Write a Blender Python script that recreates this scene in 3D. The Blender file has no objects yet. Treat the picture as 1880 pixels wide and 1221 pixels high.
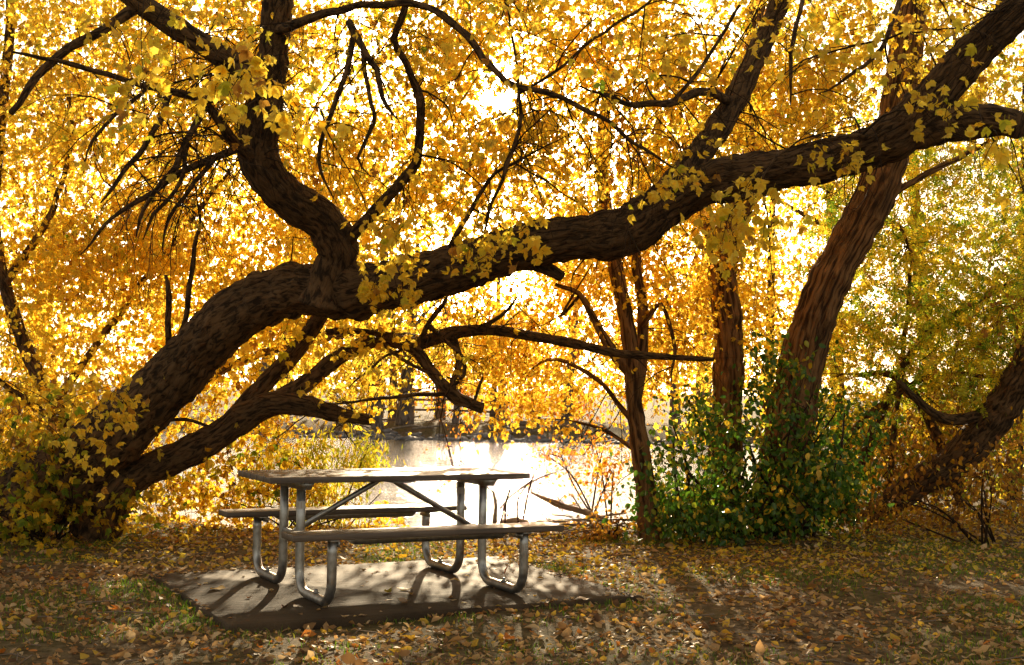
import bpy, bmesh, math
import numpy as np
from mathutils import Matrix, Vector

sc = bpy.context.scene
COL = sc.collection

# ------------------------------------------------------------------ camera
F, CX, CY = 2328.36, 940.0, 610.5           # focal length and centre in photo pixels
PITCH, ROLL, CAMH = 0.0456, 0.0168, 1.3258
cam_d = bpy.data.cameras.new('camera')
cam_d.sensor_width = 36.0
cam_d.lens = 36.0 * F / 1880.0
cam_d.clip_start, cam_d.clip_end = 0.05, 3000
cam = bpy.data.objects.new('camera', cam_d)
COL.objects.link(cam)
cam.matrix_world = Matrix.Translation((0, 0, CAMH)) @ Matrix.Rotation(math.pi/2 + PITCH, 4, 'X') @ Matrix.Rotation(ROLL, 4, 'Z')
sc.camera = cam


def ray(px, py):
    cr, sr = math.cos(ROLL), math.sin(ROLL)
    dx, dy = px - CX, py - CY
    x = cr*dx + sr*dy
    y = -sr*dx + cr*dy
    ct, st = math.cos(PITCH), math.sin(PITCH)
    u = -y/F
    return np.array([x/F, ct - st*u, st + ct*u])


def at(px, py, d):                            # point at ground distance d (along +Y) behind a photo pixel
    v = ray(px, py)
    return np.array([0, 0, CAMH]) + v*(d/v[1])


def on_ground(px, py, z=-0.04):
    v = ray(px, py)
    return np.array([0, 0, CAMH]) + v*((z-CAMH)/v[2])


# ------------------------------------------------------------------ light
SUN = ray(922, 180)
SUN = SUN/np.linalg.norm(SUN)
EL = math.asin(SUN[2])
AZ = math.atan2(SUN[0], SUN[1])
sun_d = bpy.data.lights.new('sun', 'SUN')
sun_d.energy = 4.6
sun_d.angle = math.radians(0.5)
sun_d.color = (1.0, 0.80, 0.52)
sun_o = bpy.data.objects.new('sun', sun_d)
COL.objects.link(sun_o)
sun_o.rotation_euler = Vector(SUN.tolist()).to_track_quat('Z', 'Y').to_euler()
sun_o.location = (0, 30, 20)

world = bpy.data.worlds.new('World')
sc.world = world
world.use_nodes = True
wn, wl = world.node_tree.nodes, world.node_tree.links
wn.clear()
sky = wn.new('ShaderNodeTexSky')
sky.sky_type = 'NISHITA'
sky.sun_disc = False
sky.sun_elevation = EL
sky.sun_rotation = AZ
sky.air_density, sky.dust_density, sky.ozone_density = 1.0, 2.5, 1.0
hsv = wn.new('ShaderNodeHueSaturation')
hsv.inputs['Saturation'].default_value = 0.45
wl.new(sky.outputs[0], hsv.inputs['Color'])
warm = wn.new('ShaderNodeMix'); warm.data_type = 'RGBA'; warm.blend_type = 'MULTIPLY'
warm.inputs['Factor'].default_value = 1.0
warm.inputs[7].default_value = (1.0, 0.86, 0.68, 1)
wl.new(hsv.outputs[0], warm.inputs[6])
bg = wn.new('ShaderNodeBackground')
bg.inputs['Strength'].default_value = 0.10
wl.new(warm.outputs[2], bg.inputs['Color'])
# the sun's disc and the bright air right round it, as part of the sky
tc = wn.new('ShaderNodeTexCoord')
dot = wn.new('ShaderNodeVectorMath'); dot.operation = 'DOT_PRODUCT'
nrm = wn.new('ShaderNodeVectorMath'); nrm.operation = 'NORMALIZE'
wl.new(tc.outputs['Generated'], nrm.inputs[0])
wl.new(nrm.outputs[0], dot.inputs[0])
dot.inputs[1].default_value = SUN.tolist()
ac = wn.new('ShaderNodeMath'); ac.operation = 'ARCCOSINE'; ac.use_clamp = False
wl.new(dot.outputs['Value'], ac.inputs[0])
dv = wn.new('ShaderNodeMath'); dv.operation = 'DIVIDE'; dv.inputs[1].default_value = -math.radians(0.5)
wl.new(ac.outputs[0], dv.inputs[0])
ex = wn.new('ShaderNodeMath'); ex.operation = 'EXPONENT'
wl.new(dv.outputs[0], ex.inputs[0])
mu = wn.new('ShaderNodeMath'); mu.operation = 'MULTIPLY'; mu.inputs[1].default_value = 20.0
wl.new(ex.outputs[0], mu.inputs[0])
bg2 = wn.new('ShaderNodeBackground')
bg2.inputs['Color'].default_value = (1.0, 0.9, 0.7, 1)
wl.new(mu.outputs[0], bg2.inputs['Strength'])
addw = wn.new('ShaderNodeAddShader')
wl.new(bg.outputs[0], addw.inputs[0]); wl.new(bg2.outputs[0], addw.inputs[1])
wo = wn.new('ShaderNodeOutputWorld')
wl.new(addw.outputs[0], wo.inputs['Surface'])

sc.view_settings.view_transform = 'Standard'
sc.view_settings.look = 'None'
sc.view_settings.exposure = 1.28
sc.view_settings.gamma = 1.0
sc.view_settings.use_curve_mapping = False
sc.render.engine = 'CYCLES'
sc.cycles.max_bounces = 14
sc.cycles.diffuse_bounces = 10
sc.cycles.transmission_bounces = 12
sc.cycles.glossy_bounces = 3
sc.cycles.use_denoising = True
sc.cycles.sample_clamp_indirect = 6.0
sc.cycles.caustics_reflective = False
sc.cycles.caustics_refractive = False


# ------------------------------------------------------------------ helpers
def vnoise(p, seed=0):
    """smooth value noise in 3D, -1..1, p is (n,3)"""
    p = np.asarray(p, float)
    i = np.floor(p).astype(np.int64)
    f = p - i
    f = f*f*(3-2*f)
    def h(a, b, c):
        n = (a*374761393 + b*668265263 + c*2147483647 + seed*1274126177) & 0xffffffff
        n = ((n ^ (n >> 13))*1274126177) & 0xffffffff
        n = n ^ (n >> 16)
        return (n & 0xffff)/32767.5 - 1
    r = 0
    for a in (0, 1):
        for b in (0, 1):
            for c in (0, 1):
                w = (f[:, 0] if a else 1-f[:, 0])*(f[:, 1] if b else 1-f[:, 1])*(f[:, 2] if c else 1-f[:, 2])
                r = r + w*h(i[:, 0]+a, i[:, 1]+b, i[:, 2]+c)
    return r


def fbm(p, seed=0, octv=3):
    r, a = 0, 1.0
    p = np.asarray(p, float)
    for k in range(octv):
        r = r + a*vnoise(p*2**k, seed+k)
        a *= .5
    return r


def mesh_from(name, V, faces=None, loops=None, sizes=None, uv=None, col=None, smooth=False):
    me = bpy.data.meshes.new(name)
    V = np.asarray(V, np.float32)
    if faces is not None:
        sizes = np.array([len(f) for f in faces], np.int32)
        loops = np.array([i for f in faces for i in f], np.int32)
    me.vertices.add(len(V)); me.vertices.foreach_set('co', V.ravel())
    me.loops.add(len(loops)); me.loops.foreach_set('vertex_index', np.asarray(loops, np.int32))
    me.polygons.add(len(sizes))
    st = np.zeros(len(sizes), np.int32); st[1:] = np.cumsum(sizes)[:-1]
    me.polygons.foreach_set('loop_start', st)
    if smooth:
        me.polygons.foreach_set('use_smooth', np.ones(len(sizes), bool))
    if uv is not None:
        l = me.uv_layers.new(name='UVMap')
        l.data.foreach_set('uv', np.asarray(uv, np.float32).ravel())
    if col is not None:
        a = me.color_attributes.new('Col', 'FLOAT_COLOR', 'POINT')
        c4 = np.ones((len(V), 4), np.float32); c4[:, :3] = col
        a.data.foreach_set('color', c4.ravel())
    me.update(calc_edges=True)
    me.validate()
    return me


def link(name, me, mat=None, parent=None, **props):
    o = bpy.data.objects.new(name, me)
    COL.objects.link(o)
    if mat is not None and me is not None and not me.materials:
        me.materials.append(mat)
    if parent is not None:
        o.parent = parent
    for k, v in props.items():
        o[k] = v
    return o


def thing(name, label, cat, loc=(0, 0, 0), rz=0, group=None):
    o = bpy.data.objects.new(name, None)
    COL.objects.link(o)
    o.location = loc
    o.rotation_euler = (0, 0, rz)
    o.empty_display_size = .2
    o['label'] = label
    o['category'] = cat
    if group:
        o['group'] = group
    return o


def catmull(P, per):
    P = np.asarray(P, float)
    Q = np.vstack([2*P[0]-P[1], P, 2*P[-1]-P[-2]])
    out = []
    for k in range(1, len(Q)-2):
        n = per if np.isscalar(per) else per[k-1]
        t = np.linspace(0, 1, n, endpoint=False)[:, None]
        a, b, c, d = Q[k-1], Q[k], Q[k+1], Q[k+2]
        out.append(.5*((2*b) + (c-a)*t + (2*a-5*b+4*c-d)*t**2 + (3*b-a-3*c+d)*t**3))
    out.append(P[-1:])
    return np.vstack(out)


def tube(P, R, sides=8, bark=0.0, seed=0, smooth_caps=True):
    """rings along P with radii R -> verts, faces(quads list), uv per loop"""
    P = np.asarray(P, float); R = np.asarray(R, float)
    n = len(P)
    T = np.gradient(P, axis=0)
    T /= np.linalg.norm(T, axis=1)[:, None] + 1e-12
    up = np.array([0, 1.0, 0.02])
    N = np.zeros((n, 3))
    v = up - T[0]*np.dot(up, T[0])
    if np.linalg.norm(v) < 1e-3:
        v = np.array([1.0, 0, 0])
    for i in range(n):
        v = v - T[i]*np.dot(v, T[i]); v /= np.linalg.norm(v)
        N[i] = v
    B = np.cross(T, N)
    L = np.concatenate([[0], np.cumsum(np.linalg.norm(np.diff(P, axis=0), axis=1))])
    th = np.linspace(0, 2*np.pi, sides, endpoint=False)
    ct, st = np.cos(th), np.sin(th)
    rr = np.repeat(R[:, None], sides, 1)
    if bark > 0:
        k = 2.6
        tw = L*1.1
        q = np.stack([np.cos(th[None, :]+tw[:, None])*k*(1+0*L[:, None]), np.sin(th[None, :]+tw[:, None])*k+0*L[:, None], np.repeat(L[:, None]*3.2, sides, 1)], -1).reshape(-1, 3)
        rid = 1-2*np.abs(vnoise(q*np.array([2.2, 2.2, 1.0]), seed))
        low = fbm(q*np.array([.5, .5, .55]), seed+9, 2)
        dsp = (bark*rid + bark*1.3*low).reshape(n, sides)
        rr = rr + dsp*np.minimum(1, R[:, None]/.12)
    V = P[:, None, :] + rr[:, :, None]*(ct[None, :, None]*N[:, None, :] + st[None, :, None]*B[:, None, :])
    V = V.reshape(-1, 3)
    i = np.arange(n-1)[:, None]; j = np.arange(sides)[None, :]
    jn = (j+1) % sides
    q = np.stack([i*sides+j, i*sides+jn, (i+1)*sides+jn, (i+1)*sides+j], -1).reshape(-1, 4)
    rm = R.mean()
    uu = th*rm
    u0 = np.broadcast_to(uu[j], (n-1, sides)); u1 = np.broadcast_to((uu[j] + 2*np.pi*rm/sides), (n-1, sides))
    v0 = np.broadcast_to(L[:-1][:, None], (n-1, sides)); v1 = np.broadcast_to(L[1:][:, None], (n-1, sides))
    uv = np.stack([np.stack([u0, v0], -1), np.stack([u1, v0], -1), np.stack([u1, v1], -1), np.stack([u0, v1], -1)], 2).reshape(-1, 2)
    loops = q.ravel(); sizes = np.full(len(q), 4, np.int32)
    loops = np.concatenate([loops, np.arange(sides)[::-1], (n-1)*sides+np.arange(sides)])
    sizes = np.concatenate([sizes, [sides, sides]]).astype(np.int32)
    capuv = np.stack([ct, st], -1)*rm
    uv = np.vstack([uv, capuv[::-1], capuv])
    return V, loops, sizes, uv


class Geo:
    """collects pieces of one mesh"""
    def __init__(self):
        self.V, self.L, self.S, self.U, self.C, self.n = [], [], [], [], [], 0
    def add(self, V, loops, sizes, uv=None, col=None):
        self.V.append(np.asarray(V, float)); self.L.append(np.asarray(loops)+self.n); self.S.append(np.asarray(sizes))
        self.U.append(uv if uv is not None else np.zeros((len(loops), 2)))
        if col is not None:
            self.C.append(np.broadcast_to(col, (len(V), 3)))
        self.n += len(V)
    def tube(self, P, R, sides=8, **k):
        self.add(*tube(P, R, sides, **k))
        return self
    def box(self, c, s, bev=0.0, M=None):
        bm = bmesh.new()
        bmesh.ops.create_cube(bm, size=1.0)
        bmesh.ops.scale(bm, vec=s, verts=bm.verts)
        if bev:
            bmesh.ops.bevel(bm, geom=bm.edges[:], offset=bev, segments=2, profile=.6, affect='EDGES')
        bmesh.ops.translate(bm, vec=c, verts=bm.verts)
        if M is not None:
            bmesh.ops.transform(bm, matrix=M, verts=bm.verts)
        bm.verts.ensure_lookup_table(); bm.verts.index_update()
        V = [v.co[:] for v in bm.verts]
        lo = [v.index for f in bm.faces for v in f.verts]
        si = [len(f.verts) for f in bm.faces]
        bm.free()
        self.add(V, lo, si)
        return self
    def mesh(self, name, smooth=False):
        return mesh_from(name, np.vstack(self.V), loops=np.concatenate(self.L), sizes=np.concatenate(self.S),
                         uv=np.vstack(self.U), col=np.vstack(self.C) if self.C else None, smooth=smooth)
    def build(self, name, mat, parent=None, smooth=False, **props):
        return link(name, self.mesh(name, smooth), mat, parent, **props)


# ------------------------------------------------------------------ materials
def new_mat(name):
    m = bpy.data.materials.new(name)
    m.use_nodes = True
    nt = m.node_tree
    nt.nodes.clear()
    out = nt.nodes.new('ShaderNodeOutputMaterial')
    return m, nt.nodes, nt.links, out


def ramp(n, stops):
    r = n.new('ShaderNodeValToRGB')
    while len(r.color_ramp.elements) < len(stops):
        r.color_ramp.elements.new(.5)
    for e, (p, c) in zip(r.color_ramp.elements, stops):
        e.position = p
        e.color = (*c, 1)
    return r


def noise(n, l, vec, scale, detail=4, rough=.55, dist=0.0):
    t = n.new('ShaderNodeTexNoise')
    t.inputs['Scale'].default_value = scale
    t.inputs['Detail'].default_value = detail
    t.inputs['Roughness'].default_value = rough
    t.inputs['Distortion'].default_value = dist
    if vec is not None:
        l.new(vec, t.inputs['Vector'])
    return t


def mapping(n, l, src, scale):
    m = n.new('ShaderNodeMapping')
    m.inputs['Scale'].default_value = scale
    l.new(src, m.inputs['Vector'])
    return m.outputs[0]


def mixc(n, l, fac, a, b, mode='MIX'):
    m = n.new('ShaderNodeMix'); m.data_type = 'RGBA'; m.blend_type = mode
    for s, v in ((m.inputs[0], fac), (m.inputs[6], a), (m.inputs[7], b)):
        if hasattr(v, 'is_linked') or hasattr(v, 'links'):
            l.new(v, s)
        elif isinstance(v, tuple):
            s.default_value = (*v, 1)
        else:
            s.default_value = v
    return m.outputs[2]


def bump(n, l, h, strength, dist):
    b = n.new('ShaderNodeBump')
    b.inputs['Strength'].default_value = strength
    b.inputs['Distance'].default_value = dist
    l.new(h, b.inputs['Height'])
    return b


def bark_mat(name, dark, light, ridge=(26, 5), depth=.02):
    m, n, l, out = new_mat(name)
    uv = n.new('ShaderNodeUVMap').outputs[0]
    a = noise(n, l, mapping(n, l, uv, (ridge[0], ridge[1], 1)), 1.0, 5, .6, .9)
    b = noise(n, l, mapping(n, l, uv, (ridge[0]*4, ridge[1]*6, 1)), 1.0, 3, .6)
    tcn = n.new('ShaderNodeTexCoord')
    c = noise(n, l, tcn.outputs['Object'], 2.2, 3)
    r = ramp(n, [(.40, dark), (.58, light)])
    l.new(a.outputs[0], r.inputs[0])
    tint = ramp(n, [(.3, (.75, .7, .62)), (.75, (1.15, 1.05, .95))])
    l.new(c.outputs[0], tint.inputs[0])
    colr = mixc(n, l, 1.0, r.outputs[0], tint.outputs[0], 'MULTIPLY')
    ma = n.new('ShaderNodeMath'); ma.operation = 'MULTIPLY_ADD'
    l.new(b.outputs[0], ma.inputs[0]); ma.inputs[1].default_value = .3
    l.new(a.outputs[0], ma.inputs[2])
    bp = bump(n, l, ma.outputs[0], 1.0, depth*1.6)
    p = n.new('ShaderNodeBsdfPrincipled')
    p.inputs['Roughness'].default_value = .85
    p.inputs['Specular IOR Level'].default_value = .25
    l.new(colr, p.inputs['Base Color'])
    l.new(bp.outputs[0], p.inputs['Normal'])
    l.new(p.outputs[0], out.inputs[0])
    return m


def leaf_mat(name, src, trans=.55, rough=.45, spec=.35, tcol=(1.12, 1.05, .8)):
    m, n, l, out = new_mat(name)
    if src == 'object':
        oi = n.new('ShaderNodeObjectInfo'); c = oi.outputs['Color']
    else:
        at_ = n.new('ShaderNodeAttribute'); at_.attribute_name = 'Col'; c = at_.outputs['Color']
    tcn = n.new('ShaderNodeTexCoord')
    nz = noise(n, l, tcn.outputs['Object'], 30.0, 2)
    r = ramp(n, [(.3, (.82, .76, .7)), (.65, (1.08, 1.06, 1.0))])
    l.new(nz.outputs[0], r.inputs[0])
    c2 = mixc(n, l, 1.0, c, r.outputs[0], 'MULTIPLY')
    p = n.new('ShaderNodeBsdfPrincipled')
    p.inputs['Roughness'].default_value = rough
    p.inputs['Specular IOR Level'].default_value = spec
    l.new(c2, p.inputs['Base Color'])
    t = n.new('ShaderNodeBsdfTranslucent')
    c3 = mixc(n, l, 1.0, c2, tcol, 'MULTIPLY')
    l.new(c3, t.inputs['Color'])
    mx = n.new('ShaderNodeMixShader')
    mx.inputs[0].default_value = trans
    l.new(p.outputs[0], mx.inputs[1]); l.new(t.outputs[0], mx.inputs[2])
    l.new(mx.outputs[0], out.inputs[0])
    return m


M = {}
M['bark'] = bark_mat('box_elder_bark', (.034, .020, .010), (.20, .122, .062), (30, 9), .03)
M['bark_locust'] = bark_mat('locust_bark', (.055, .027, .012), (.36, .20, .09), (24, 2.6), .05)
M['bark_far'] = bark_mat('grey_bark', (.11, .09, .085), (.26, .22, .20), (14, 3), .03)
M['twig'] = bark_mat('twig_bark', (.02, .012, .007), (.07, .043, .025), (40, 10), .003)
M['leaf'] = leaf_mat('leaf', 'col', .68)
M['leaf_one'] = leaf_mat('single_leaf', 'object', .68)
M['leaf_green'] = leaf_mat('glossy_green_leaf', 'col', .38, .35, .5, (1.1, 1.2, .6))
M['litter'] = leaf_mat('dry_leaf', 'col', .38, .6, .3, (1, .95, .8))
M['litter_one'] = leaf_mat('single_dry_leaf', 'object', .38, .6, .3, (1, .95, .8))
M['grass'] = leaf_mat('grass_blade', 'col', .4, .5, .3, (1, 1.1, .6))


def ground_mat():
    m, n, l, out = new_mat('soil')
    tcn = n.new('ShaderNodeTexCoord'); v = tcn.outputs['Object']
    a = noise(n, l, v, .9, 5)
    b = noise(n, l, v, 14, 6, .65)
    c = noise(n, l, v, 90, 3, .6)
    r = ramp(n, [(.36, (.06, .036, .018)), (.5, (.15, .10, .05)), (.66, (.28, .20, .11))])
    l.new(b.outputs[0], r.inputs[0])
    g = ramp(n, [(.42, (0, 0, 0)), (.6, (1, 1, 1))])
    l.new(a.outputs[0], g.inputs[0])
    gm = n.new('ShaderNodeMath'); gm.operation = 'MULTIPLY'; gm.inputs[1].default_value = .55
    l.new(g.outputs[0], gm.inputs[0])
    col = mixc(n, l, gm.outputs[0], r.outputs[0], (.10, .095, .03))
    ml = n.new('ShaderNodeMath'); ml.operation = 'MULTIPLY_ADD'
    l.new(c.outputs[0], ml.inputs[0]); ml.inputs[1].default_value = .35; l.new(b.outputs[0], ml.inputs[2])
    bp = bump(n, l, ml.outputs[0], .9, .03)
    p = n.new('ShaderNodeBsdfPrincipled')
    p.inputs['Roughness'].default_value = .95
    p.inputs['Specular IOR Level'].default_value = .15
    l.new(col, p.inputs['Base Color']); l.new(bp.outputs[0], p.inputs['Normal'])
    l.new(p.outputs[0], out.inputs[0])
    return m


def concrete_mat():
    m, n, l, out = new_mat('weathered_concrete')
    tcn = n.new('ShaderNodeTexCoord'); v = tcn.outputs['Object']
    a = noise(n, l, v, 2.5, 5)
    b = noise(n, l, v, 160, 3, .7)
    s = noise(n, l, mapping(n, l, v, (1.3, 26, 1)), 1.0, 4, .6, .4)
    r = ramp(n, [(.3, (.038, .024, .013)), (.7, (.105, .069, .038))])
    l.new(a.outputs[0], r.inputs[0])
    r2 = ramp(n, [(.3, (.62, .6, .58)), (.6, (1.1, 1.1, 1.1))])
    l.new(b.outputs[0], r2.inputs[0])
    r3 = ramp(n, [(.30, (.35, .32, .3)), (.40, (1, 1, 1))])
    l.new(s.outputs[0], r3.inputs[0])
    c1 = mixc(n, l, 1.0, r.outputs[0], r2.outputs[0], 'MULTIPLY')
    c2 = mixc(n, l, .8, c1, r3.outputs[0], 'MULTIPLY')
    ad = n.new('ShaderNodeMath'); ad.operation = 'MULTIPLY_ADD'
    l.new(b.outputs[0], ad.inputs[0]); ad.inputs[1].default_value = .25; l.new(s.outputs[0], ad.inputs[2])
    bp = bump(n, l, ad.outputs[0], .6, .012)
    p = n.new('ShaderNodeBsdfPrincipled')
    p.inputs['Roughness'].default_value = .8
    p.inputs['Specular IOR Level'].default_value = .25
    l.new(c2, p.inputs['Base Color']); l.new(bp.outputs[0], p.inputs['Normal'])
    l.new(p.outputs[0], out.inputs[0])
    return m


def wood_mat():
    m, n, l, out = new_mat('weathered_board')
    tcn = n.new('ShaderNodeTexCoord'); v = tcn.outputs['Object']
    a = noise(n, l, mapping(n, l, v, (2.5, 60, 60)), 1.0, 5, .6, .6)
    b = noise(n, l, v, 3.5, 3)
    r = ramp(n, [(.3, (.075, .054, .042)), (.7, (.20, .15, .112))])
    l.new(a.outputs[0], r.inputs[0])
    r2 = ramp(n, [(.3, (.8, .78, .76)), (.7, (1.1, 1.08, 1.04))])
    l.new(b.outputs[0], r2.inputs[0])
    c = mixc(n, l, 1.0, r.outputs[0], r2.outputs[0], 'MULTIPLY')
    bp = bump(n, l, a.outputs[0], .5, .004)
    p = n.new('ShaderNodeBsdfPrincipled')
    p.inputs['Roughness'].default_value = .42
    p.inputs['Specular IOR Level'].default_value = .5
    l.new(c, p.inputs['Base Color']); l.new(bp.outputs[0], p.inputs['Normal'])
    l.new(p.outputs[0], out.inputs[0])
    return m


def steel_mat():
    m, n, l, out = new_mat('galvanised_steel')
    tcn = n.new('ShaderNodeTexCoord'); v = tcn.outputs['Object']
    a = noise(n, l, v, 25, 4)
    b = noise(n, l, v, 5, 3)
    r = ramp(n, [(.3, (.33, .32, .31)), (.7, (.55, .54, .52))])
    l.new(a.outputs[0], r.inputs[0])
    rs = ramp(n, [(.62, (0, 0, 0)), (.76, (1, 1, 1))])
    l.new(b.outputs[0], rs.inputs[0])
    c = mixc(n, l, rs.outputs[0], r.outputs[0], (.22, .13, .07))
    rr = ramp(n, [(.3, (.28, .28, .28)), (.7, (.48, .48, .48))])
    l.new(a.outputs[0], rr.inputs[0])
    p = n.new('ShaderNodeBsdfPrincipled')
    p.inputs['Metallic'].default_value = .9
    l.new(rr.outputs[0], p.inputs['Roughness'])
    l.new(c, p.inputs['Base Color'])
    l.new(p.outputs[0], out.inputs[0])
    return m


def plain(name, col, rough=.6, metal=0.0, var=.25, scale=12):
    m, n, l, out = new_mat(name)
    tcn = n.new('ShaderNodeTexCoord')
    a = noise(n, l, tcn.outputs['Object'], scale, 4)
    r = ramp(n, [(.3, tuple(c*(1-var) for c in col)), (.7, tuple(min(1, c*(1+var)) for c in col))])
    l.new(a.outputs[0], r.inputs[0])
    p = n.new('ShaderNodeBsdfPrincipled')
    p.inputs['Roughness'].default_value = rough
    p.inputs['Metallic'].default_value = metal
    l.new(r.outputs[0], p.inputs['Base Color'])
    bp = bump(n, l, a.outputs[0], .3, .01)
    l.new(bp.outputs[0], p.inputs['Normal'])
    l.new(p.outputs[0], out.inputs[0])
    return m


def water_mat():
    m, n, l, out = new_mat('river_water')
    tcn = n.new('ShaderNodeTexCoord'); v = tcn.outputs['Object']
    a = noise(n, l, mapping(n, l, v, (.7, 1.8, 1)), 1.0, 5, .62, .5)
    b = noise(n, l, mapping(n, l, v, (3.0, 7.5, 1)), 1.0, 4, .6, .4)
    ad = n.new('ShaderNodeMath'); ad.operation = 'MULTIPLY_ADD'
    l.new(b.outputs[0], ad.inputs[0]); ad.inputs[1].default_value = .35; l.new(a.outputs[0], ad.inputs[2])
    bp = bump(n, l, ad.outputs[0], 1.0, .11)
    p = n.new('ShaderNodeBsdfPrincipled')
    p.inputs['Base Color'].default_value = (.035, .04, .04, 1)
    p.inputs['Roughness'].default_value = .05
    p.inputs['IOR'].default_value = 1.333
    l.new(bp.outputs[0], p.inputs['Normal'])
    l.new(p.outputs[0], out.inputs[0])
    return m


M['soil'] = ground_mat(); M['concrete'] = concrete_mat(); M['wood'] = wood_mat(); M['steel'] = steel_mat()
M['water'] = water_mat()
M['sticker'] = plain('pale_sticker', (.62, .58, .52), .5, 0, .08)
M['sticker_line'] = plain('sticker_print', (.35, .16, .1), .6, 0, .1)
M['bolt'] = plain('bolt_steel', (.3, .29, .28), .4, .8, .2)
M['fence'] = plain('grey_fence_wood', (.23, .19, .165), .8, 0, .3, 8)
M['driftwood'] = plain('driftwood', (.22, .16, .11), .8, 0, .35, 9)
M['stone'] = plain('river_stone', (.20, .18, .17), .7, 0, .35, 6)


# ------------------------------------------------------------------ ground and river
WATER_Z = -0.7


def lip(x):                                   # near bank edge, in Y
    x = np.asarray(x, float)
    e = 12.6 + .35*np.sin(x*1.3+.6) + .25*np.sin(x*2.9)
    e = e + 16*np.clip((x-2.7)/3.0, 0, 1)**1.5 + 0*x
    return e


def far_edge(x):
    return 50.5 - .12*np.asarray(x, float) + .5*np.sin(np.asarray(x)*.7)


def ground_z(x, y):
    x = np.asarray(x, float); y = np.asarray(y, float)
    p = np.stack([x*.9, y*.9, x*0+3.3], -1).reshape(-1, 3)
    base = -0.045 + .022*vnoise(p, 3).reshape(x.shape) + .01*vnoise(p*4, 5).reshape(x.shape)
    t = np.clip((y-lip(x))/2.2, 0, 1); t = t*t*(3-2*t)
    z = base - 1.05*t
    q = np.clip((y-far_edge(x)+1.5)/6.5, 0, 1); q = q*q*(3-2*q)
    z = z + q*(.95 + .12*vnoise(p*np.array([.4, .4, 1]), 8).reshape(x.shape))
    return z


def build_ground():
    xs = np.unique(np.concatenate([np.linspace(-600, -30, 12), np.linspace(-30, -7, 24), np.linspace(-7, 8, 90), np.linspace(8, 40, 32), np.linspace(40, 600, 12)]))
    ys = np.unique(np.concatenate([np.linspace(-60, 3, 12), np.linspace(3, 17, 90), np.linspace(17, 44, 30), np.linspace(44, 62, 50), np.linspace(62, 120, 12), np.linspace(120, 1500, 8)]))
    X, Y = np.meshgrid(xs, ys)
    Z = ground_z(X, Y)
    # the soil dips a little under the concrete so that the slab sits in it
    V = np.stack([X, Y, Z], -1).reshape(-1, 3)
    nx, ny = len(xs), len(ys)
    i = np.arange(ny-1)[:, None]; j = np.arange(nx-1)[None, :]
    q = np.stack([i*nx+j, i*nx+j+1, (i+1)*nx+j+1, (i+1)*nx+j], -1).reshape(-1, 4)
    me = mesh_from('ground', V, loops=q.ravel(), sizes=np.full(len(q), 4), smooth=True)
    link('ground', me, M['soil'], kind='structure')


build_ground()
wm = mesh_from('river', [(-400, 11, WATER_Z), (400, 11, WATER_Z), (400, 60, WATER_Z), (-400, 60, WATER_Z)], faces=[(0, 1, 2, 3)])
link('river', wm, M['water'], kind='structure')

# ------------------------------------------------------------------ pad and picnic table
TX, TY, YAW = -0.8395, 8.635, 0.4805
cy_, sy_ = math.cos(YAW), math.sin(YAW)


def tloc(x, y):
    dx, dy = x-TX, y-TY
    return cy_*dx+sy_*dy, -sy_*dx+cy_*dy


def pad_obj():
    """slab with a worn, slightly uneven outline"""
    nu, nv = 70, 54
    u = np.linspace(-1.335, 1.405, nu); v = np.linspace(-1.05, 1.05, nv)
    edge = [(a, v[0]) for a in u] + [(u[-1], b) for b in v[1:]] + [(a, v[-1]) for a in u[::-1][1:]] + [(u[0], b) for b in v[::-1][1:-1]]
    E0 = np.array(edge); n = len(E0)
    c = np.array([.035, 0]); dr = E0-c; dr /= np.linalg.norm(dr, axis=1)[:, None]
    q = np.concatenate([E0*6, np.zeros((n, 1))], 1)
    chip = .010*vnoise(q, 3) + .012*np.minimum(0, vnoise(q*2.3, 5)+.3)
    E1 = E0 + dr*chip[:, None]
    rings = [(E1*1.0, -.12), (E1, -.016), (E1-dr*.006, -.005), (E1-dr*.018, 0.0)]
    V = np.vstack([np.concatenate([e, np.full((n, 1), z)], 1) for e, z in rings])
    fs = []
    for r in range(3):
        for k in range(n):
            k2 = (k+1) % n
            fs.append((r*n+k, r*n+k2, (r+1)*n+k2, (r+1)*n+k))
    fs.append(tuple(range(3*n, 4*n)))
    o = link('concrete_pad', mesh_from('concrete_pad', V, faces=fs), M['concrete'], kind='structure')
    o.location = (TX, TY, 0); o.rotation_euler = (0, 0, YAW)


pad_obj()

tb = thing('picnic_table', 'brown board picnic table with attached benches and grey pipe legs on a concrete pad', 'picnic table', (TX, TY, 0), YAW)
L_, W_, ZT, ZB = 1.83, .742, .76, .455
pw = (W_-4*.006)/5
for k in range(5):
    v = -W_/2 + pw/2 + k*(pw+.006)
    Geo().box((0, v, ZT-.019), (L_, pw, .038), .005).build('top_plank', M['wood'], tb)
BO, BW = .85, .235
for s in (-1, 1):
    b = Geo().box((0, s*(BO-BW/2), ZB-.019), (L_, BW, .038), .006).build('bench_board', M['wood'], tb)
    g = Geo()                                  # stiffening channel under the bench, ends cut at a slant
    for e in (0,):
        z1, z0 = ZB-.040, ZB-.078
        vv = s*(BO-BW/2)
        ve = [(-.56, vv-.03, z1), (.56, vv-.03, z1), (.50, vv-.03, z0), (-.50, vv-.03, z0),
              (-.56, vv+.03, z1), (.56, vv+.03, z1), (.50, vv+.03, z0), (-.50, vv+.03, z0)]
        fs = [(0, 1, 2, 3), (7, 6, 5, 4), (0, 4, 5, 1), (1, 5, 6, 2), (2, 6, 7, 3), (3, 7, 4, 0)]
        g.add(ve, [i for f in fs for i in f], [4]*6)
    g.build('bench_channel', M['steel'], tb)
UF, VI, VO, PR = .65, .175, .785, .0295


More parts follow.
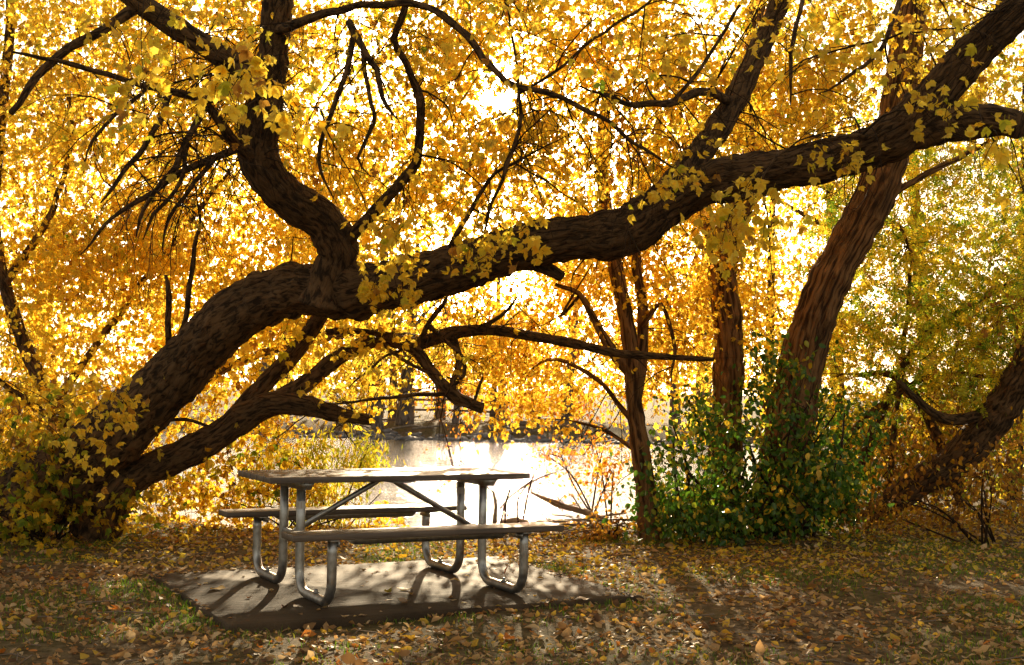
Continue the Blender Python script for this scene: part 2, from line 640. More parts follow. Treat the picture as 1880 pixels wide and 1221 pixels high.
def arc(c, r, a0, a1, n=8):
    return [(c[0]+r*math.cos(a0+(a1-a0)*k/n), c[1]+r*math.sin(a0+(a1-a0)*k/n)) for k in range(n+1)]


for su in (-1, 1):
    for sv in (-1, 1):
        R = .14
        zb = PR
        pts = [(VO, ZB-.045), (VO, ZB-.12)] + arc((VO-R, zb+R), R, 0, -math.pi/2, 10) + arc((VI+R, zb+R), R, -math.pi/2, -math.pi, 10) + [(VI, .45), (VI, ZT-.045)]
        P = np.array([(su*UF, sv*a, z) for a, z in pts])
        # the tube leans in slightly towards the top like the real bent pipe
        lg = Geo().tube(P, np.full(len(P), PR), 20).build('leg', M['steel'], tb, smooth=True)
        bx = su*UF
        vb = (VI+VO)/2+.03
        g = Geo().tube([(bx, sv*vb, .05), (bx, sv*vb, .085)], [.011, .011], 6)
        g.tube([(bx, sv*vb, .0585), (bx, sv*vb, .066)], [.02, .02], 6)
        g.build('anchor_bolt', M['bolt'], lg)
        # cleat under the bench
        Geo().box((bx, sv*(BO-BW/2), ZB-.0435), (.06, BW-.03, .009), .002).box((bx-su*.032, sv*(BO-BW/2-.002), ZB-.062), (.006, BW-.05, .04)).build('bench_cleat', M['steel'], tb)
    # cross channel under the top with slanted ends, and the tie bar between the inner posts
    z1, z0 = ZT-.041, ZT-.088
    ve = []
    for du in (-.034, .034):
        ve += [(su*UF+du, -.335, z1), (su*UF+du, .335, z1), (su*UF+du, .27, z0), (su*UF+du, -.27, z0)]
    fs = [(0, 1, 2, 3), (7, 6, 5, 4), (0, 4, 5, 1), (1, 5, 6, 2), (2, 6, 7, 3), (3, 7, 4, 0)]
    g = Geo(); g.add(ve, [i for f in fs for i in f], [4]*6)
    g.build('top_cleat', M['steel'], tb)
    Geo().tube([(su*UF, -VI, .375), (su*UF, VI, .375)], [.019, .019], 12).build('tie_bar', M['steel'], tb, smooth=True)
    Geo().tube([(su*.045, 0, ZT-.05), (su*.075, 0, ZT-.07), (su*(UF-.02), 0, .385)], [.019, .019, .019], 12).build('brace', M['steel'], tb, smooth=True)
Geo().box((0, 0, ZT-.047), (.16, .64, .012), .003).build('centre_cleat', M['steel'], tb)
# stickers wrapped on the posts


def wrap(su, vv, z0, z1, a0, a1, r, mat, name, parent=tb, label=None):
    n = 8
    V, fs = [], []
    for k in range(n+1):
        a = a0+(a1-a0)*k/n
        for rr, z in ((r, z0), (r, z1)):
            V.append((su*UF+rr*math.cos(a), vv+rr*math.sin(a), z))
    for k in range(n):
        fs.append((2*k, 2*k+2, 2*k+3, 2*k+1))
    o = link(name, mesh_from(name, V, faces=fs, smooth=True), mat, parent)
    if label:
        o['label'] = label
    return o


camdir = -math.pi/2 - YAW
st = wrap(-1, -VI, .545, .595, camdir-1.4, camdir+1.5, PR+.0012, M['sticker'], 'sticker', label='pale sticker on the front left post')
wrap(-1, -VI, .550, .590, camdir-.55, camdir-.45, PR+.0022, M['sticker_line'], 'sticker_print', st)
wrap(-1, -VI, .550, .590, camdir+.2, camdir+.26, PR+.0022, M['sticker_line'], 'sticker_print', st)
st = wrap(1, VI, .585, .632, camdir-1.5, camdir+1.4, PR+.0012, M['sticker'], 'sticker', label='pale sticker on the rear right post')
wrap(1, VI, .59, .627, camdir+.5, camdir+.58, PR+.0022, M['sticker_line'], 'sticker_print', st)
st = wrap(1, -VO, .295, .345, camdir+.1, camdir+.95, PR+.0010, M['sticker'], 'sticker', label='small tag on the front right leg')
for z in (.300, .318, .336):
    wrap(1, -VO, z, z+.006, camdir+.35, camdir+.85, PR+.002, M['steel'], 'tag_mark', st)
wrap(1, -VO, .300, .342, camdir+.3, camdir+.42, PR+.0024, M['steel'], 'tag_mark', st)

# ------------------------------------------------------------------ leaf templates
RNG = np.random.default_rng(7)


def leaflet(kind, rng, n_extra=0):
    """one blade: base at origin, tip along +y, folded on the midrib and curled. -> V, faces"""
    if kind == 'maple':
        right = [(.17, .10), (.33, .30), (.27, .44), (.34, .58), (.14, .78)]
        left = [(-.17, .10), (-.31, .26), (-.26, .42), (-.30, .60), (-.13, .80)]
        if rng.random() < .5:
            right = [(.16, .08), (.29, .26), (.33, .42), (.22, .62), (.10, .84)]
    elif kind == 'maple_mid':
        right = [(.30, .24), (.25, .46), (.30, .60)]
        left = [(-.30, .22), (-.24, .44), (-.28, .62)]
    elif kind == 'maple_low':
        right = [(.31, .30), (.24, .62)]
        left = [(-.31, .28), (-.25, .64)]
    elif kind == 'ovate':
        right = [(.22, .16), (.31, .42), (.22, .70)]
        left = [(-a, b) for a, b in right]
    elif kind == 'narrow':
        right = [(.075, .25), (.085, .55)]
        left = [(-a, b) for a, b in right]
    elif kind == 'oval':
        right = [(.23, .5)]
        left = [(-a, b) for a, b in right]
    base, mid, tip = (0, 0), (0, .45), (0, 1.0)
    V = [base, mid, tip]
    ri = list(range(3, 3+len(right))); V += right
    li = list(range(3+len(right), 3+len(right)+len(left))); V += left
    F_ = [tuple([0]+ri+[2, 1]), tuple([0, 1, 2]+li[::-1])]
    if kind in ('maple_low', 'maple_mid', 'narrow', 'oval'):
        F_ = [tuple([0]+ri+[2]), tuple([0, 2]+li[::-1])]
    V = np.array([(x, y, 0) for x, y in V], float)
    fold = rng.uniform(.15, .6); curl = rng.uniform(-.25, .35)
    V[:, 2] = np.abs(V[:, 0])*fold - curl*V[:, 1]**2
    return V, F_


def combine(parts):
    Vs, Fs, n = [], [], 0
    for V, F_ in parts:
        Vs.append(V); Fs += [tuple(i+n for i in f) for f in F_]; n += len(V)
    return np.vstack(Vs), Fs


def rotz(V, a):
    c, s = math.cos(a), math.sin(a)
    return V @ np.array([[c, s, 0], [-s, c, 0], [0, 0, 1]])


def roty(V, a):
    c, s = math.cos(a), math.sin(a)
    return V @ np.array([[c, 0, -s], [0, 1, 0], [s, 0, c]])


def rotx(V, a):
    c, s = math.cos(a), math.sin(a)
    return V @ np.array([[1, 0, 0], [0, c, s], [0, -s, c]])


def stalk(a, b, w=.016):
    a, b = np.array(a, float), np.array(b, float)
    return np.array([a+(w, 0, 0), b+(w*.6, 0, 0), b-(w*.6, 0, 0), a-(w, 0, 0)]), [(0, 1, 2, 3)]


def trifoliate(rng, n=3, blade='maple'):
    parts = [stalk((0, 0, 0), (0, .62, 0))]
    V, f = leaflet(blade, rng)
    parts.append((roty(rotx(V, rng.uniform(-.5, .2)), rng.uniform(-.5, .5)) + (0, .6, 0), f))
    for s in (-1, 1):
        V, f = leaflet(blade, rng)
        V = V*rng.uniform(.72, .95)
        V = rotx(roty(V, rng.uniform(-.9, .9)), rng.uniform(-.7, .2))
        parts.append((rotz(V, -s*rng.uniform(.55, 1.1)) + (0, .5, 0), f))
    if n == 5:
        for s in (-1, 1):
            V, f = leaflet(blade, rng)
            V = rotx(roty(V*.8, rng.uniform(-.9, .9)), rng.uniform(-.6, .2))
            parts.append((rotz(V, -s*rng.uniform(.8, 1.3)) + (0, .22, 0), f))
    return combine(parts)


def pinnate(rng):
    parts = []
    n = rng.integers(6, 9)
    droop = rng.uniform(.1, .5)
    parts.append(stalk((0, 0, 0), (0, 1.0, -droop), .008))
    for k in range(n):
        y = .18+.78*k/(n-1)
        for s in (-1, 1):
            V, f = leaflet('oval', rng)
            V = roty(V*rng.uniform(.20, .27), rng.uniform(-.6, .6))
            V = rotx(V, -rng.uniform(0, .7))
            parts.append((rotz(V, -s*rng.uniform(1.0, 1.35)) + (0, y, -droop*y), f))
    return combine(parts)


TPL = {
    'tri': [trifoliate(RNG, 3) for _ in range(6)] + [trifoliate(RNG, 5) for _ in range(2)],
    'tri_mid': [trifoliate(RNG, 3, 'maple_mid') for _ in range(7)] + [trifoliate(RNG, 5, 'maple_mid') for _ in range(2)],
    'tri_low': [trifoliate(RNG, 3, 'maple_low') for _ in range(7)] + [trifoliate(RNG, 5, 'maple_low') for _ in range(2)],
    'one': [leaflet('maple', RNG) for _ in range(6)],
    'one_low': [leaflet('maple_low', RNG) for _ in range(6)],
    'ovate': [leaflet('ovate', RNG) for _ in range(6)],
    'narrow': [leaflet('narrow', RNG) for _ in range(5)],
    'pinnate': [pinnate(RNG) for _ in range(6)],
}


def frames(axis, rng):
    """rotation matrices whose y column is axis, random spin"""
    n = len(axis)
    y = axis/np.linalg.norm(axis, axis=1)[:, None]
    r = rng.normal(size=(n, 3))
    x = np.cross(y, r); x /= np.linalg.norm(x, axis=1)[:, None]+1e-9
    z = np.cross(x, y)
    return np.stack([x, y, z], 2)             # columns


class Leaves:
    """many leaves of one mesh"""
    def __init__(self):
        self.pos, self.rot, self.s, self.col, self.kind = [], [], [], [], []
    def put(self, pos, rot, s, col, kind):
        self.pos.append(pos); self.rot.append(rot); self.s.append(s); self.col.append(col); self.kind += [kind]*len(pos)
    def pack(self):
        if self.pos:
            return np.vstack(self.pos), np.concatenate(self.rot), np.concatenate(self.s), np.vstack(self.col), np.array(self.kind)


def leaf_geo(pos, rot, s, col, kinds, rng, sel=None):
    g = Geo()
    if sel is None:
        sel = np.ones(len(pos), bool)
    for kind in np.unique(kinds):
        tp = TPL[kind]
        which = rng.integers(0, len(tp), len(pos))
        for w in range(len(tp)):
            m = sel & (kinds == kind) & (which == w)
            k = int(m.sum())
            if not k:
                continue
            V, fs = tp[w]
            nv = len(V)
            lo = np.array([i for f in fs for i in f]); si = np.array([len(f) for f in fs])
            W3 = np.einsum('nij,vj->nvi', rot[m], V)*s[m][:, None, None] + pos[m][:, None, :]
            loops = (lo[None, :] + (np.arange(k)*nv)[:, None]).ravel()
            g.add(W3.reshape(-1, 3), loops, np.tile(si, k), np.zeros((len(loops), 2)), np.repeat(col[m], nv, 0))
    return g


# palettes: (weight, linear colour)
PAL = {
    'yellow': [(.48, (.90, .72, .085)), (.26, (.92, .77, .13)), (.13, (.88, .61, .05)), (.08, (.74, .71, .08)), (.05, (.52, .30, .06))],
    'amber': [(.45, (.90, .69, .075)), (.29, (.92, .74, .11)), (.2, (.88, .58, .05)), (.06, (.54, .30, .06))],
    'limey': [(.42, (.84, .70, .06)), (.28, (.62, .64, .05)), (.22, (.89, .66, .06)), (.08, (.30, .46, .04))],
    'thicket': [(.34, (.86, .68, .06)), (.32, (.55, .60, .05)), (.26, (.20, .36, .035)), (.08, (.40, .24, .05))],
    'shade': [(.30, (.50, .48, .05)), (.15, (.20, .30, .03)), (.42, (.80, .58, .05)), (.13, (.32, .18, .05))],  # leaf colours toned down to stand in for shade low down
    'green': [(.50, (.06, .15, .02)), (.26, (.12, .23, .03)), (.12, (.40, .46, .05)), (.12, (.80, .52, .05))],
    'brown': [(.4, (.42, .22, .04)), (.3, (.55, .33, .04)), (.2, (.22, .11, .035)), (.1, (.30, .32, .04))],
    'orange': [(.45, (.78, .34, .06)), (.3, (.72, .26, .05)), (.25, (.82, .48, .06))],
    'willow': [(.5, (.58, .58, .05)), (.3, (.36, .44, .04)), (.2, (.80, .60, .06))],
}


def pick(pal, n, rng):
    w = np.array([a for a, _ in PAL[pal]]); c = np.array([b for _, b in PAL[pal]])
    k = rng.choice(len(w), n, p=w/w.sum())
    return c[k]*rng.uniform(.82, 1.12, (n, 1))


SUNPX = np.array([922, 180.0])
# openings in the leaf cover through which the low sun reaches the ground: x, y, half sizes
OPEN = [(1.25, 9.3, .75, 1.1), (.55, 6.9, .8, .40), (-.2, 10.9, 1.2, .8), (-3.0, 8.3, .6, .5), (2.7, 7.4, .8, .45), (-1.6, 6.9, .6, .3), (3.6, 9.2, .6, .5)]


class Tree:
    def __init__(self, name, label, cat, base, bark, seed, trunk_sides=16):
        self.o = thing(name, label, cat, base)
        self.base = np.array(base, float)
        self.bark = bark
        self.rng = np.random.default_rng(seed)
        self.nodes = [self.base[None, :]]
        self.noder = [np.array([.05])]
        self.tw = Geo(); self.lv = Leaves(); self.ntw = 0; self.seed = seed
    def limb(self, name, pts, widths, sides=10, bark=0.0, world=False, wob=0.0, label=None, parent=None, leafy=True):
        P0 = np.array(pts if world else [at(*p) for p in pts], float)
        R0 = np.array(widths, float)
        if not world:
            R0 = np.array([w*.5*p[2]/F for w, p in zip(widths, pts)])
        seg = np.linalg.norm(np.diff(P0, axis=0), axis=1)
        step = .16 if bark >= .03 else (.02 if sides > 60 else .028) if bark > .004 else .07
        per = np.maximum(2, (seg/step).astype(int))
        P = catmull(P0, list(per))
        t = np.concatenate([[0], np.cumsum(per)]) if True else None
        R = np.interp(np.arange(len(P)), t, R0)
        wob = wob or (.026 if len(P0) > 3 and R0.max() < .06 else .0)
        if name == 'branch':
            R0[-1] *= .45; R = np.interp(np.arange(len(P)), t, R0)
        R = R*(1+.10*vnoise(P*9, 13+self.seed)+.08*vnoise(P*23, 17+self.seed))
        if wob:
            q = P*6.5
            P = P + wob*np.stack([vnoise(q, 31+self.seed), vnoise(q, 47+self.seed), vnoise(q, 59+self.seed)], -1)*np.linspace(.2, 1, len(P))[:, None]
        V, lo, si, uv = tube(P, R, sides, bark, self.seed)
        o = link(name, mesh_from(name, V - self.base, loops=lo, sizes=si, uv=uv, smooth=True), self.bark, self.o if parent is None else parent)
        if label:
            o['label'] = label
        if leafy:
            self.nodes.append(P[::3]); self.noder.append(R[::3])
        return o
    def grow(self, regions, kind='tri', pal='yellow', per=9, size=.07, droop=.10, spread=.13, hang=.9, greenspot=0.0, world=False, thin=1.0, wbare=0.0, hole=True):
        rng = self.rng
        A, D = [], []
        for r in regions:
            cx, cy, rx, ry, d0, d1, n = r[:7]
            n = int(n*thin)
            a = rng.uniform(0, 2*np.pi, n*3); q = np.sqrt(rng.random(n*3))
            if world:
                P = np.stack([rng.uniform(cx-rx, cx+rx, n*3), rng.uniform(cy-ry, cy+ry, n*3), rng.uniform(d0, d1, n*3)], -1)
            else:
                px, py = cx+rx*q*np.cos(a), cy+ry*q*np.sin(a)
                d = rng.uniform(d0, d1, n*3)
                P = np.array([at(x, y, z) for x, y, z in zip(px, py, d)]).reshape(-1, 3)
                ds = np.hypot(px-SUNPX[0], py-SUNPX[1])
                keep = (ds > 20) | (not hole)
                P = P[keep]
            nz = fbm(P*1.5, 5+self.seed, 2)
            P = P[np.argsort(-nz + rng.normal(size=len(P))*.55)][:n]
            A.append(P)
        A = np.vstack(A)
        A = A[A[:, 2] > -.3]
        N = np.vstack(self.nodes); NR = np.concatenate(self.noder)
        cap = len(N)+len(A)*6
        buf = np.zeros((cap, 3)); buf[:len(N)] = N; br = np.zeros(cap); br[:len(N)] = NR; nn = len(N)
        d0 = np.array([np.min(np.linalg.norm(N-a, axis=1)) for a in A])
        for a in A[np.argsort(d0)]:
            dv = buf[:nn]-a
            dist = np.sqrt((dv*dv).sum(1))
            k = int(np.argmin(dist + .05*rng.random(nn)))
            s, ln = buf[k], dist[k]
            if ln < 1e-3:
                continue
            m = 5
            t = np.linspace(0, 1, m+1)[:, None]
            side = rng.normal(size=3)*ln*.13
            bow = np.array([0, 0, 1.0])*ln*.16
            P = s + (a-s)*t + (side+bow)*(4*t*(1-t)) + np.array([0, 0, -droop])*t**3
            P[1:] += rng.normal(size=(m, 3))*.012*min(1, ln*2)
            r0 = min(max(br[k]*.8, .003), .0042+.0055*ln)
            R = np.linspace(r0, .0022, m+1)
            self.tw.tube(P, R, 3 if r0 < .006 else 5)
            buf[nn:nn+m] = P[1:]; br[nn:nn+m] = R[1:]; nn += m
            if rng.random() < wbare:
                continue
            c = max(2, int(rng.normal(per, per*.3)))
            tt = rng.uniform(.35, 1.05, c)
            idx = np.clip(tt*m, 0, m-1e-6); i0 = idx.astype(int); fr = (idx-i0)[:, None]
            pos = P[i0]*(1-fr)+P[i0+1]*fr + rng.normal(size=(c, 3))*spread*np.array([1, 1, .8])
            ax = rng.normal(size=(c, 3))*.55; ax[:, 2] -= hang
            sz = size*rng.uniform(.65, 1.25, c)
            col = pick(pal, c, rng)
            if greenspot > 0:
                gm = rng.random(c) < greenspot*(1 if vnoise(a[None, :]*1.3, 77)[0] > .25 else .12)
                col[gm] = pick('limey', int(gm.sum()), rng)
            self.lv.put(pos, frames(ax, rng), sz, col, kind)
            # little leaf stalks to the nearer leaves
        self.nodes = [buf[:nn]]; self.noder = [br[:nn]]
    def spray(self, n, length=.7, r=.007, box=None, down=.35, sub=5):
        """bare forking twigs off the limbs"""
        rng = self.rng
        N = np.vstack(self.nodes); NR = np.concatenate(self.noder)
        ok = NR > .006
        if box is not None:
            u = N[:, 0]/np.maximum(N[:, 1], .1)*F+CX; v = CY+F*math.tan(PITCH)-(N[:, 2]-CAMH)/np.maximum(N[:, 1], .1)*F
            ok &= (u > box[0]) & (u < box[2]) & (v > box[1]) & (v < box[3])
        N, NR = N[ok], NR[ok]
        def run(p, d, ln, r0, lvl):
            m = 7 if lvl == 0 else 5
            P = [p]
            bend = rng.normal(size=3)*.16
            for k in range(m):
                d = d + bend*.5 + rng.normal(size=3)*.13 + np.array([0, 0, -down*.28])
                d = d/np.linalg.norm(d)
                P.append(P[-1]+d*ln/m)
            R = np.linspace(r0, r0*.3, m+1)
            self.tw.tube(P, R, 5 if lvl == 0 else 3)
            if lvl < 2:
                for q in range(sub if lvl == 0 else 2):
                    k = rng.integers(1, m)
                    e = (P[k+1]-P[k])/np.linalg.norm(P[k+1]-P[k]) + rng.normal(size=3)*.6
                    run(P[k], e/np.linalg.norm(e), ln*rng.uniform(.35, .65), R[k]*.65, lvl+1)
        for i in rng.integers(0, len(N), n):
            d = rng.normal(size=3)*np.array([1, .7, .8]); d /= np.linalg.norm(d)
            run(N[i], d, length*rng.uniform(.6, 1.4), min(r, NR[i]*.7)*rng.uniform(.7, 1.2), 0)
    def finish(self, mat, singles=0, crown='crown', twigs='twigs', gap=19):
        if self.tw.n:
            me = self.tw.mesh(twigs, True)
            me.transform(Matrix.Translation((-self.base).tolist()))
            link(twigs, me, M['twig'], self.o, kind='stuff')
        pk = self.lv.pack()
        if pk is None:
            return
        pos, rot, s, col, kinds = pk
        rel = pos-np.array([0, 0, CAMH]); rel /= np.linalg.norm(rel, axis=1)[:, None]
        ok = np.arccos(np.clip(rel @ SUN, -1, 1))*F > gap*(.7+.6*self.rng.random(len(pos)))
        ok &= ~((pos[:, 1] < 5.0) & (pos[:, 1] > 0) & (np.abs(pos[:, 0]) < pos[:, 1]*.46+.2) & (pos[:, 2]-CAMH < pos[:, 1]*.34+.25))
        tt = (pos[:, 2]+.04)/SUN[2]
        gx, gy = pos[:, 0]-SUN[0]*tt, pos[:, 1]-SUN[1]*tt
        for ox, oy, rx, ry in OPEN:
            ok &= ~((((gx-ox)/rx)**2+((gy-oy)/ry)**2 < 1) & (pos[:, 1] > oy+1.5) & (self.rng.random(len(pos)) < .68))
        pos, rot, s, col, kinds = pos[ok], rot[ok], s[ok], col[ok], kinds[ok]
        sel = np.ones(len(pos), bool)
        if singles:
            # the leaves that show largest in the picture become objects of their own
            d = np.maximum(pos[:, 1], .1)
            u = pos[:, 0]/d; w = (pos[:, 2]-CAMH)/d
            inside = (np.abs(u) < .39) & (w > -.2) & (w < .295) & (pos[:, 1] > 3)
            score = np.where(inside, s/d, 0)
            top = np.argsort(-score)[:singles]
            sel[top] = False
            cache = {}
            for i in top:
                kd = kinds[i]; w = int(self.rng.integers(0, len(TPL[kd])))
                if (kd, w) not in cache:
                    V, fs = TPL[kd][w]
                    cache[(kd, w)] = mesh_from('leaf', V, faces=fs)
                o = link('leaf', cache[(kd, w)], M['leaf_one'], self.o)
                m4 = np.eye(4); m4[:3, :3] = rot[i]*s[i]; m4[:3, 3] = pos[i]-self.base
                o.matrix_local = Matrix(m4.tolist())
                o.color = (*[float(c) for c in col[i]], 1)
        g = leaf_geo(pos - self.base, rot, s, col, kinds, self.rng, sel)
        g.build(crown, mat, self.o, kind='stuff')


def gz(x, y):
    return float(ground_z(np.array([x]), np.array([y]))[0])


# ------------------------------------------------------------------ the leaning box elder
b0 = at(-60, 985, 11.4); b0[2] = gz(b0[0], b0[1])-.03
A = Tree('leaning_tree', 'huge leaning tree with dark trunk arching right over the picnic table', 'tree', b0.tolist(), M['bark'], 11)
tr = A.limb('trunk', [(-80, 1010, 11.4), (30, 935, 11.3), (170, 830, 11.1), (300, 712, 10.8), (380, 625, 10.6), (450, 566, 10.4), (540, 532, 10.2), (640, 535, 10.0), (740, 520, 9.8), (860, 487, 9.6), (960, 455, 9.4), (1060, 436, 9.2), (1150, 422, 9.1), (1230, 375, 9.0), (1300, 340, 8.9), (1400, 318, 8.8), (1520, 297, 8.7), (1610, 268, 8.6), (1680, 222, 8.5), (1740, 150, 8.4), (1810, 75, 8.3), (1900, -10, 8.2), (2010, -130, 8.1)],
            [172, 148, 120, 102, 96, 100, 98, 100, 90, 80, 79, 79, 86, 78, 76, 71, 71, 75, 86, 71, 66, 60, 52], 80, .015)
A.limb('limb', [(1640, 250, 8.55), (1710, 232, 8.45), (1780, 222, 8.35), (1840, 222, 8.2), (1872, 232, 8.1)], [66, 70, 64, 58, 46], 20, .006, label='cut limb pointing right from the fork of the trunk')
A.limb('limb', [(600, 560, 10.0), (612, 500, 9.95), (618, 455, 9.9), (590, 405, 9.8), (540, 372, 9.7), (492, 326, 9.6), (472, 275, 9.55), (482, 215, 9.5), (495, 150, 9.45), (505, 60, 9.4), (512, -40, 9.3), (500, -200, 9.2)],
       [100, 78, 78, 74, 72, 72, 74, 64, 58, 56, 52, 40], 26, .008)
A.limb('limb', [(500, 165, 9.45), (455, 130, 9.3), (400, 100, 9.2), (350, 68, 9.1), (290, 28, 9.0), (225, -15, 8.9), (120, -90, 8.8)], [44, 46, 44, 42, 38, 34, 26], 16, .005)
A.limb('limb', [(1180, 405, 9.1), (1230, 345, 9.3), (1290, 275, 9.5), (1340, 200, 9.7), (1385, 110, 9.9), (1425, 20, 10.0), (1460, -90, 10.1)], [54, 52, 48, 44, 40, 38, 34], 18, .006)
A.limb('limb', [(900, 490, 9.5), (960, 482, 9.45), (1000, 490, 9.4), (1032, 508, 9.35)], [34, 30, 26, 20], 12, .004, label='short broken limb under the trunk')
A.limb('limb', [(250, 15, 8.95), (190, 55, 8.8), (130, 85, 8.7), (95, 115, 8.6), (55, 155, 8.5), (15, 205, 8.4)], [22, 19, 18, 17, 15, 11], 10)
A.limb('limb', [(470, 290, 9.5), (430, 262, 9.3), (405, 225, 9.1), (378, 190, 9.0)], [34, 22, 18, 15], 10)
A.limb('limb', [(460, 135, 9.3), (400, 180, 9.0), (330, 172, 8.8), (260, 158, 8.7), (180, 132, 8.6), (80, 105, 8.5), (20, 95, 8.4)], [20, 16, 14, 11, 10, 8, 5], 8)
A.limb('branch', [(312, 168, 8.8), (292, 225, 8.6), (240, 300, 8.5), (205, 345, 8.4), (184, 372, 8.4)], [13, 12, 10, 8, 6], 7)
A.limb('branch', [(380, 192, 9.0), (345, 255, 8.8), (322, 305, 8.7), (285, 350, 8.6), (258, 405, 8.6), (250, 440, 8.6)], [13, 13, 11, 9, 7, 5], 7)
A.limb('branch', [(440, 272, 9.4), (385, 292, 9.1), (330, 318, 8.9), (285, 352, 8.8), (215, 392, 8.7), (178, 430, 8.6), (152, 468, 8.6)], [16, 15, 13, 10, 8, 7, 4], 7)
A.limb('branch', [(345, 262, 8.8), (330, 330, 8.7), (285, 395, 8.6), (262, 440, 8.6)], [9, 8, 7, 4], 6)
A.limb('branch', [(398, 285, 9.1), (350, 345, 8.9), (310, 400, 8.8), (300, 470, 8.8)], [10, 8, 7, 4], 6)
A.limb('branch', [(275, 160, 8.7), (210, 215, 8.6), (170, 260, 8.5), (155, 320, 8.5)], [8, 7, 6, 3], 6)
A.limb('branch', [(640, 440, 9.8), (690, 385, 9.6), (735, 335, 9.4), (765, 300, 9.3), (772, 230, 9.2), (768, 165, 9.1), (745, 115, 9.0), (722, 70, 8.9), (745, 20, 8.8), (760, -40, 8.8)], [24, 22, 20, 18, 18, 16, 14, 14, 12, 10], 10)
A.limb('branch', [(500, 60, 9.4), (560, 38, 9.0), (650, 12, 8.7), (760, 8, 8.5), (815, 28, 8.4), (870, 85, 8.3), (930, 148, 8.2), (1000, 168, 8.2), (1100, 212, 8.2), (1170, 262, 8.3), (1245, 318, 8.4)], [22, 18, 15, 14, 14, 13, 12, 10, 9, 7, 5], 8)
A.limb('branch', [(1340, 185, 9.65), (1290, 168, 9.2), (1235, 188, 8.9), (1180, 192, 8.7), (1120, 182, 8.6), (1060, 158, 8.5)], [18, 16, 15, 12, 9, 7], 8)
A.limb('branch', [(640, 40, 8.8), (665, 90, 8.7), (690, 130, 8.6), (700, 180, 8.6), (730, 215, 8.5)], [15, 14, 12, 10, 6], 7)
A.limb('branch', [(650, 60, 8.8), (630, 150, 8.7), (600, 235, 8.7), (585, 300, 8.7), (612, 365, 8.7)], [12, 11, 9, 8, 4], 7)
A.limb('branch', [(665, 95, 8.7), (680, 190, 8.6), (688, 225, 8.6), (660, 290, 8.6), (680, 330, 8.6)], [10, 9, 8, 6, 3], 6)
A.limb('branch', [(1660, -20, 8.6), (1635, 50, 8.2), (1610, 100, 8.1), (1560, 145, 8.0), (1502, 170, 8.0)], [11, 10, 9, 7, 4], 6)
A.limb('branch', [(1480, -30, 9.0), (1460, 60, 8.6), (1448, 120, 8.5), (1452, 195, 8.5)], [9, 9, 8, 4], 6)
A.limb('branch', [(1235, 188, 8.9), (1290, 120, 9.0), (1350, 20, 9.1), (1400, -60, 9.1)], [9, 8, 7, 6], 6)
A.limb('branch', [(955, 170, 8.3), (1020, 130, 8.3), (1090, 70, 8.3), (1165, 20, 8.3), (1230, -30, 8.3)], [6, 6, 6, 6, 5], 6)
A.limb('branch', [(930, 0, 8.8), (948, 120, 8.7), (955, 230, 8.6), (925, 310, 8.6), (895, 400, 8.7), (880, 430, 8.8)], [5, 6, 8, 8, 6, 4], 6)
A.limb('branch', [(310, 640, 10.75), (308, 590, 10.7), (310, 545, 10.7), (306, 505, 10.7)], [13, 12, 12, 11], 8)
A.limb('branch', [(325, 640, 10.75), (342, 580, 10.7), (348, 520, 10.6), (358, 455, 10.5), (372, 390, 10.5)], [11, 11, 10, 9, 7], 8)
A.limb('branch', [(820, 470, 9.6), (855, 400, 9.4), (900, 330, 9.3), (960, 290, 9.2), (1040, 250, 9.2)], [14, 10, 8, 6, 4], 6)
A.limb('branch', [(1600, 255, 8.6), (1560, 250, 8.3), (1480, 265, 8.1), (1430, 280, 8.0), (1400, 330, 7.8)], [12, 10, 8, 7, 5], 6)
A.spray(110, .8, .0075, (-50, -50, 1950, 430), .5, 5)
A.spray(100, .75, .0052, (60, 40, 520, 400), .9, 5)
A.spray(100, .75, .0052, (540, -20, 1300, 330), .9, 5)
A.grow([(280, 120, 340, 190, 10.2, 12.6, 210), (600, 120, 280, 170, 10.2, 12.6, 220), (930, 130, 320, 180, 9.4, 12.4, 260), (1230, 140, 260, 190, 10.4, 12.4, 200),
        (1520, 110, 105, 170, 9.8, 12.2, 66), (1800, 120, 115, 150, 9.8, 12.2, 62), (700, 330, 200, 120, 10.4, 12.4, 110), (1010, 330, 260, 110, 10, 12.4, 140), (1420, 200, 160, 100, 10, 12, 60), (940, -25, 900, 50, 10, 12.4, 90)], kind='tri_low', per=15, size=.053, spread=.15, greenspot=.15)
A.grow([(470, 30, 420, 70, 7, 9, 18), (1000, 60, 420, 90, 7, 9, 22), (1560, 60, 260, 90, 7, 8.2, 14), (300, 250, 260, 90, 8, 9.5, 14), (760, 250, 200, 120, 8, 9.2, 12), (1150, 260, 200, 70, 8, 9, 11)], per=6, size=.055, greenspot=.25)
A.grow([(470, 150, 120, 50, 5.2, 6.4, 12), (260, 150, 70, 50, 5.4, 6.2, 6), (705, 440, 45, 60, 8.2, 9.0, 12), (700, 520, 45, 40, 8.4, 9.2, 10), (890, 440, 45, 40, 8.0, 8.8, 9), (950, 415, 25, 35, 8, 8.8, 4), (1220, 340, 45, 35, 7.6, 8.4, 6),
        (1400, 350, 50, 60, 6.8, 8.0, 8), (1335, 440, 35, 60, 6.8, 7.8, 9), (1560, 270, 60, 25, 7.2, 8, 4), (1790, 250, 90, 50, 6.2, 7.4, 5), (1700, 180, 60, 40, 7, 8, 4),
        (130, 770, 130, 90, 9.0, 10.2, 22), (240, 735, 60, 50, 9.2, 10, 8)], per=8, size=.056, spread=.075, greenspot=.3)
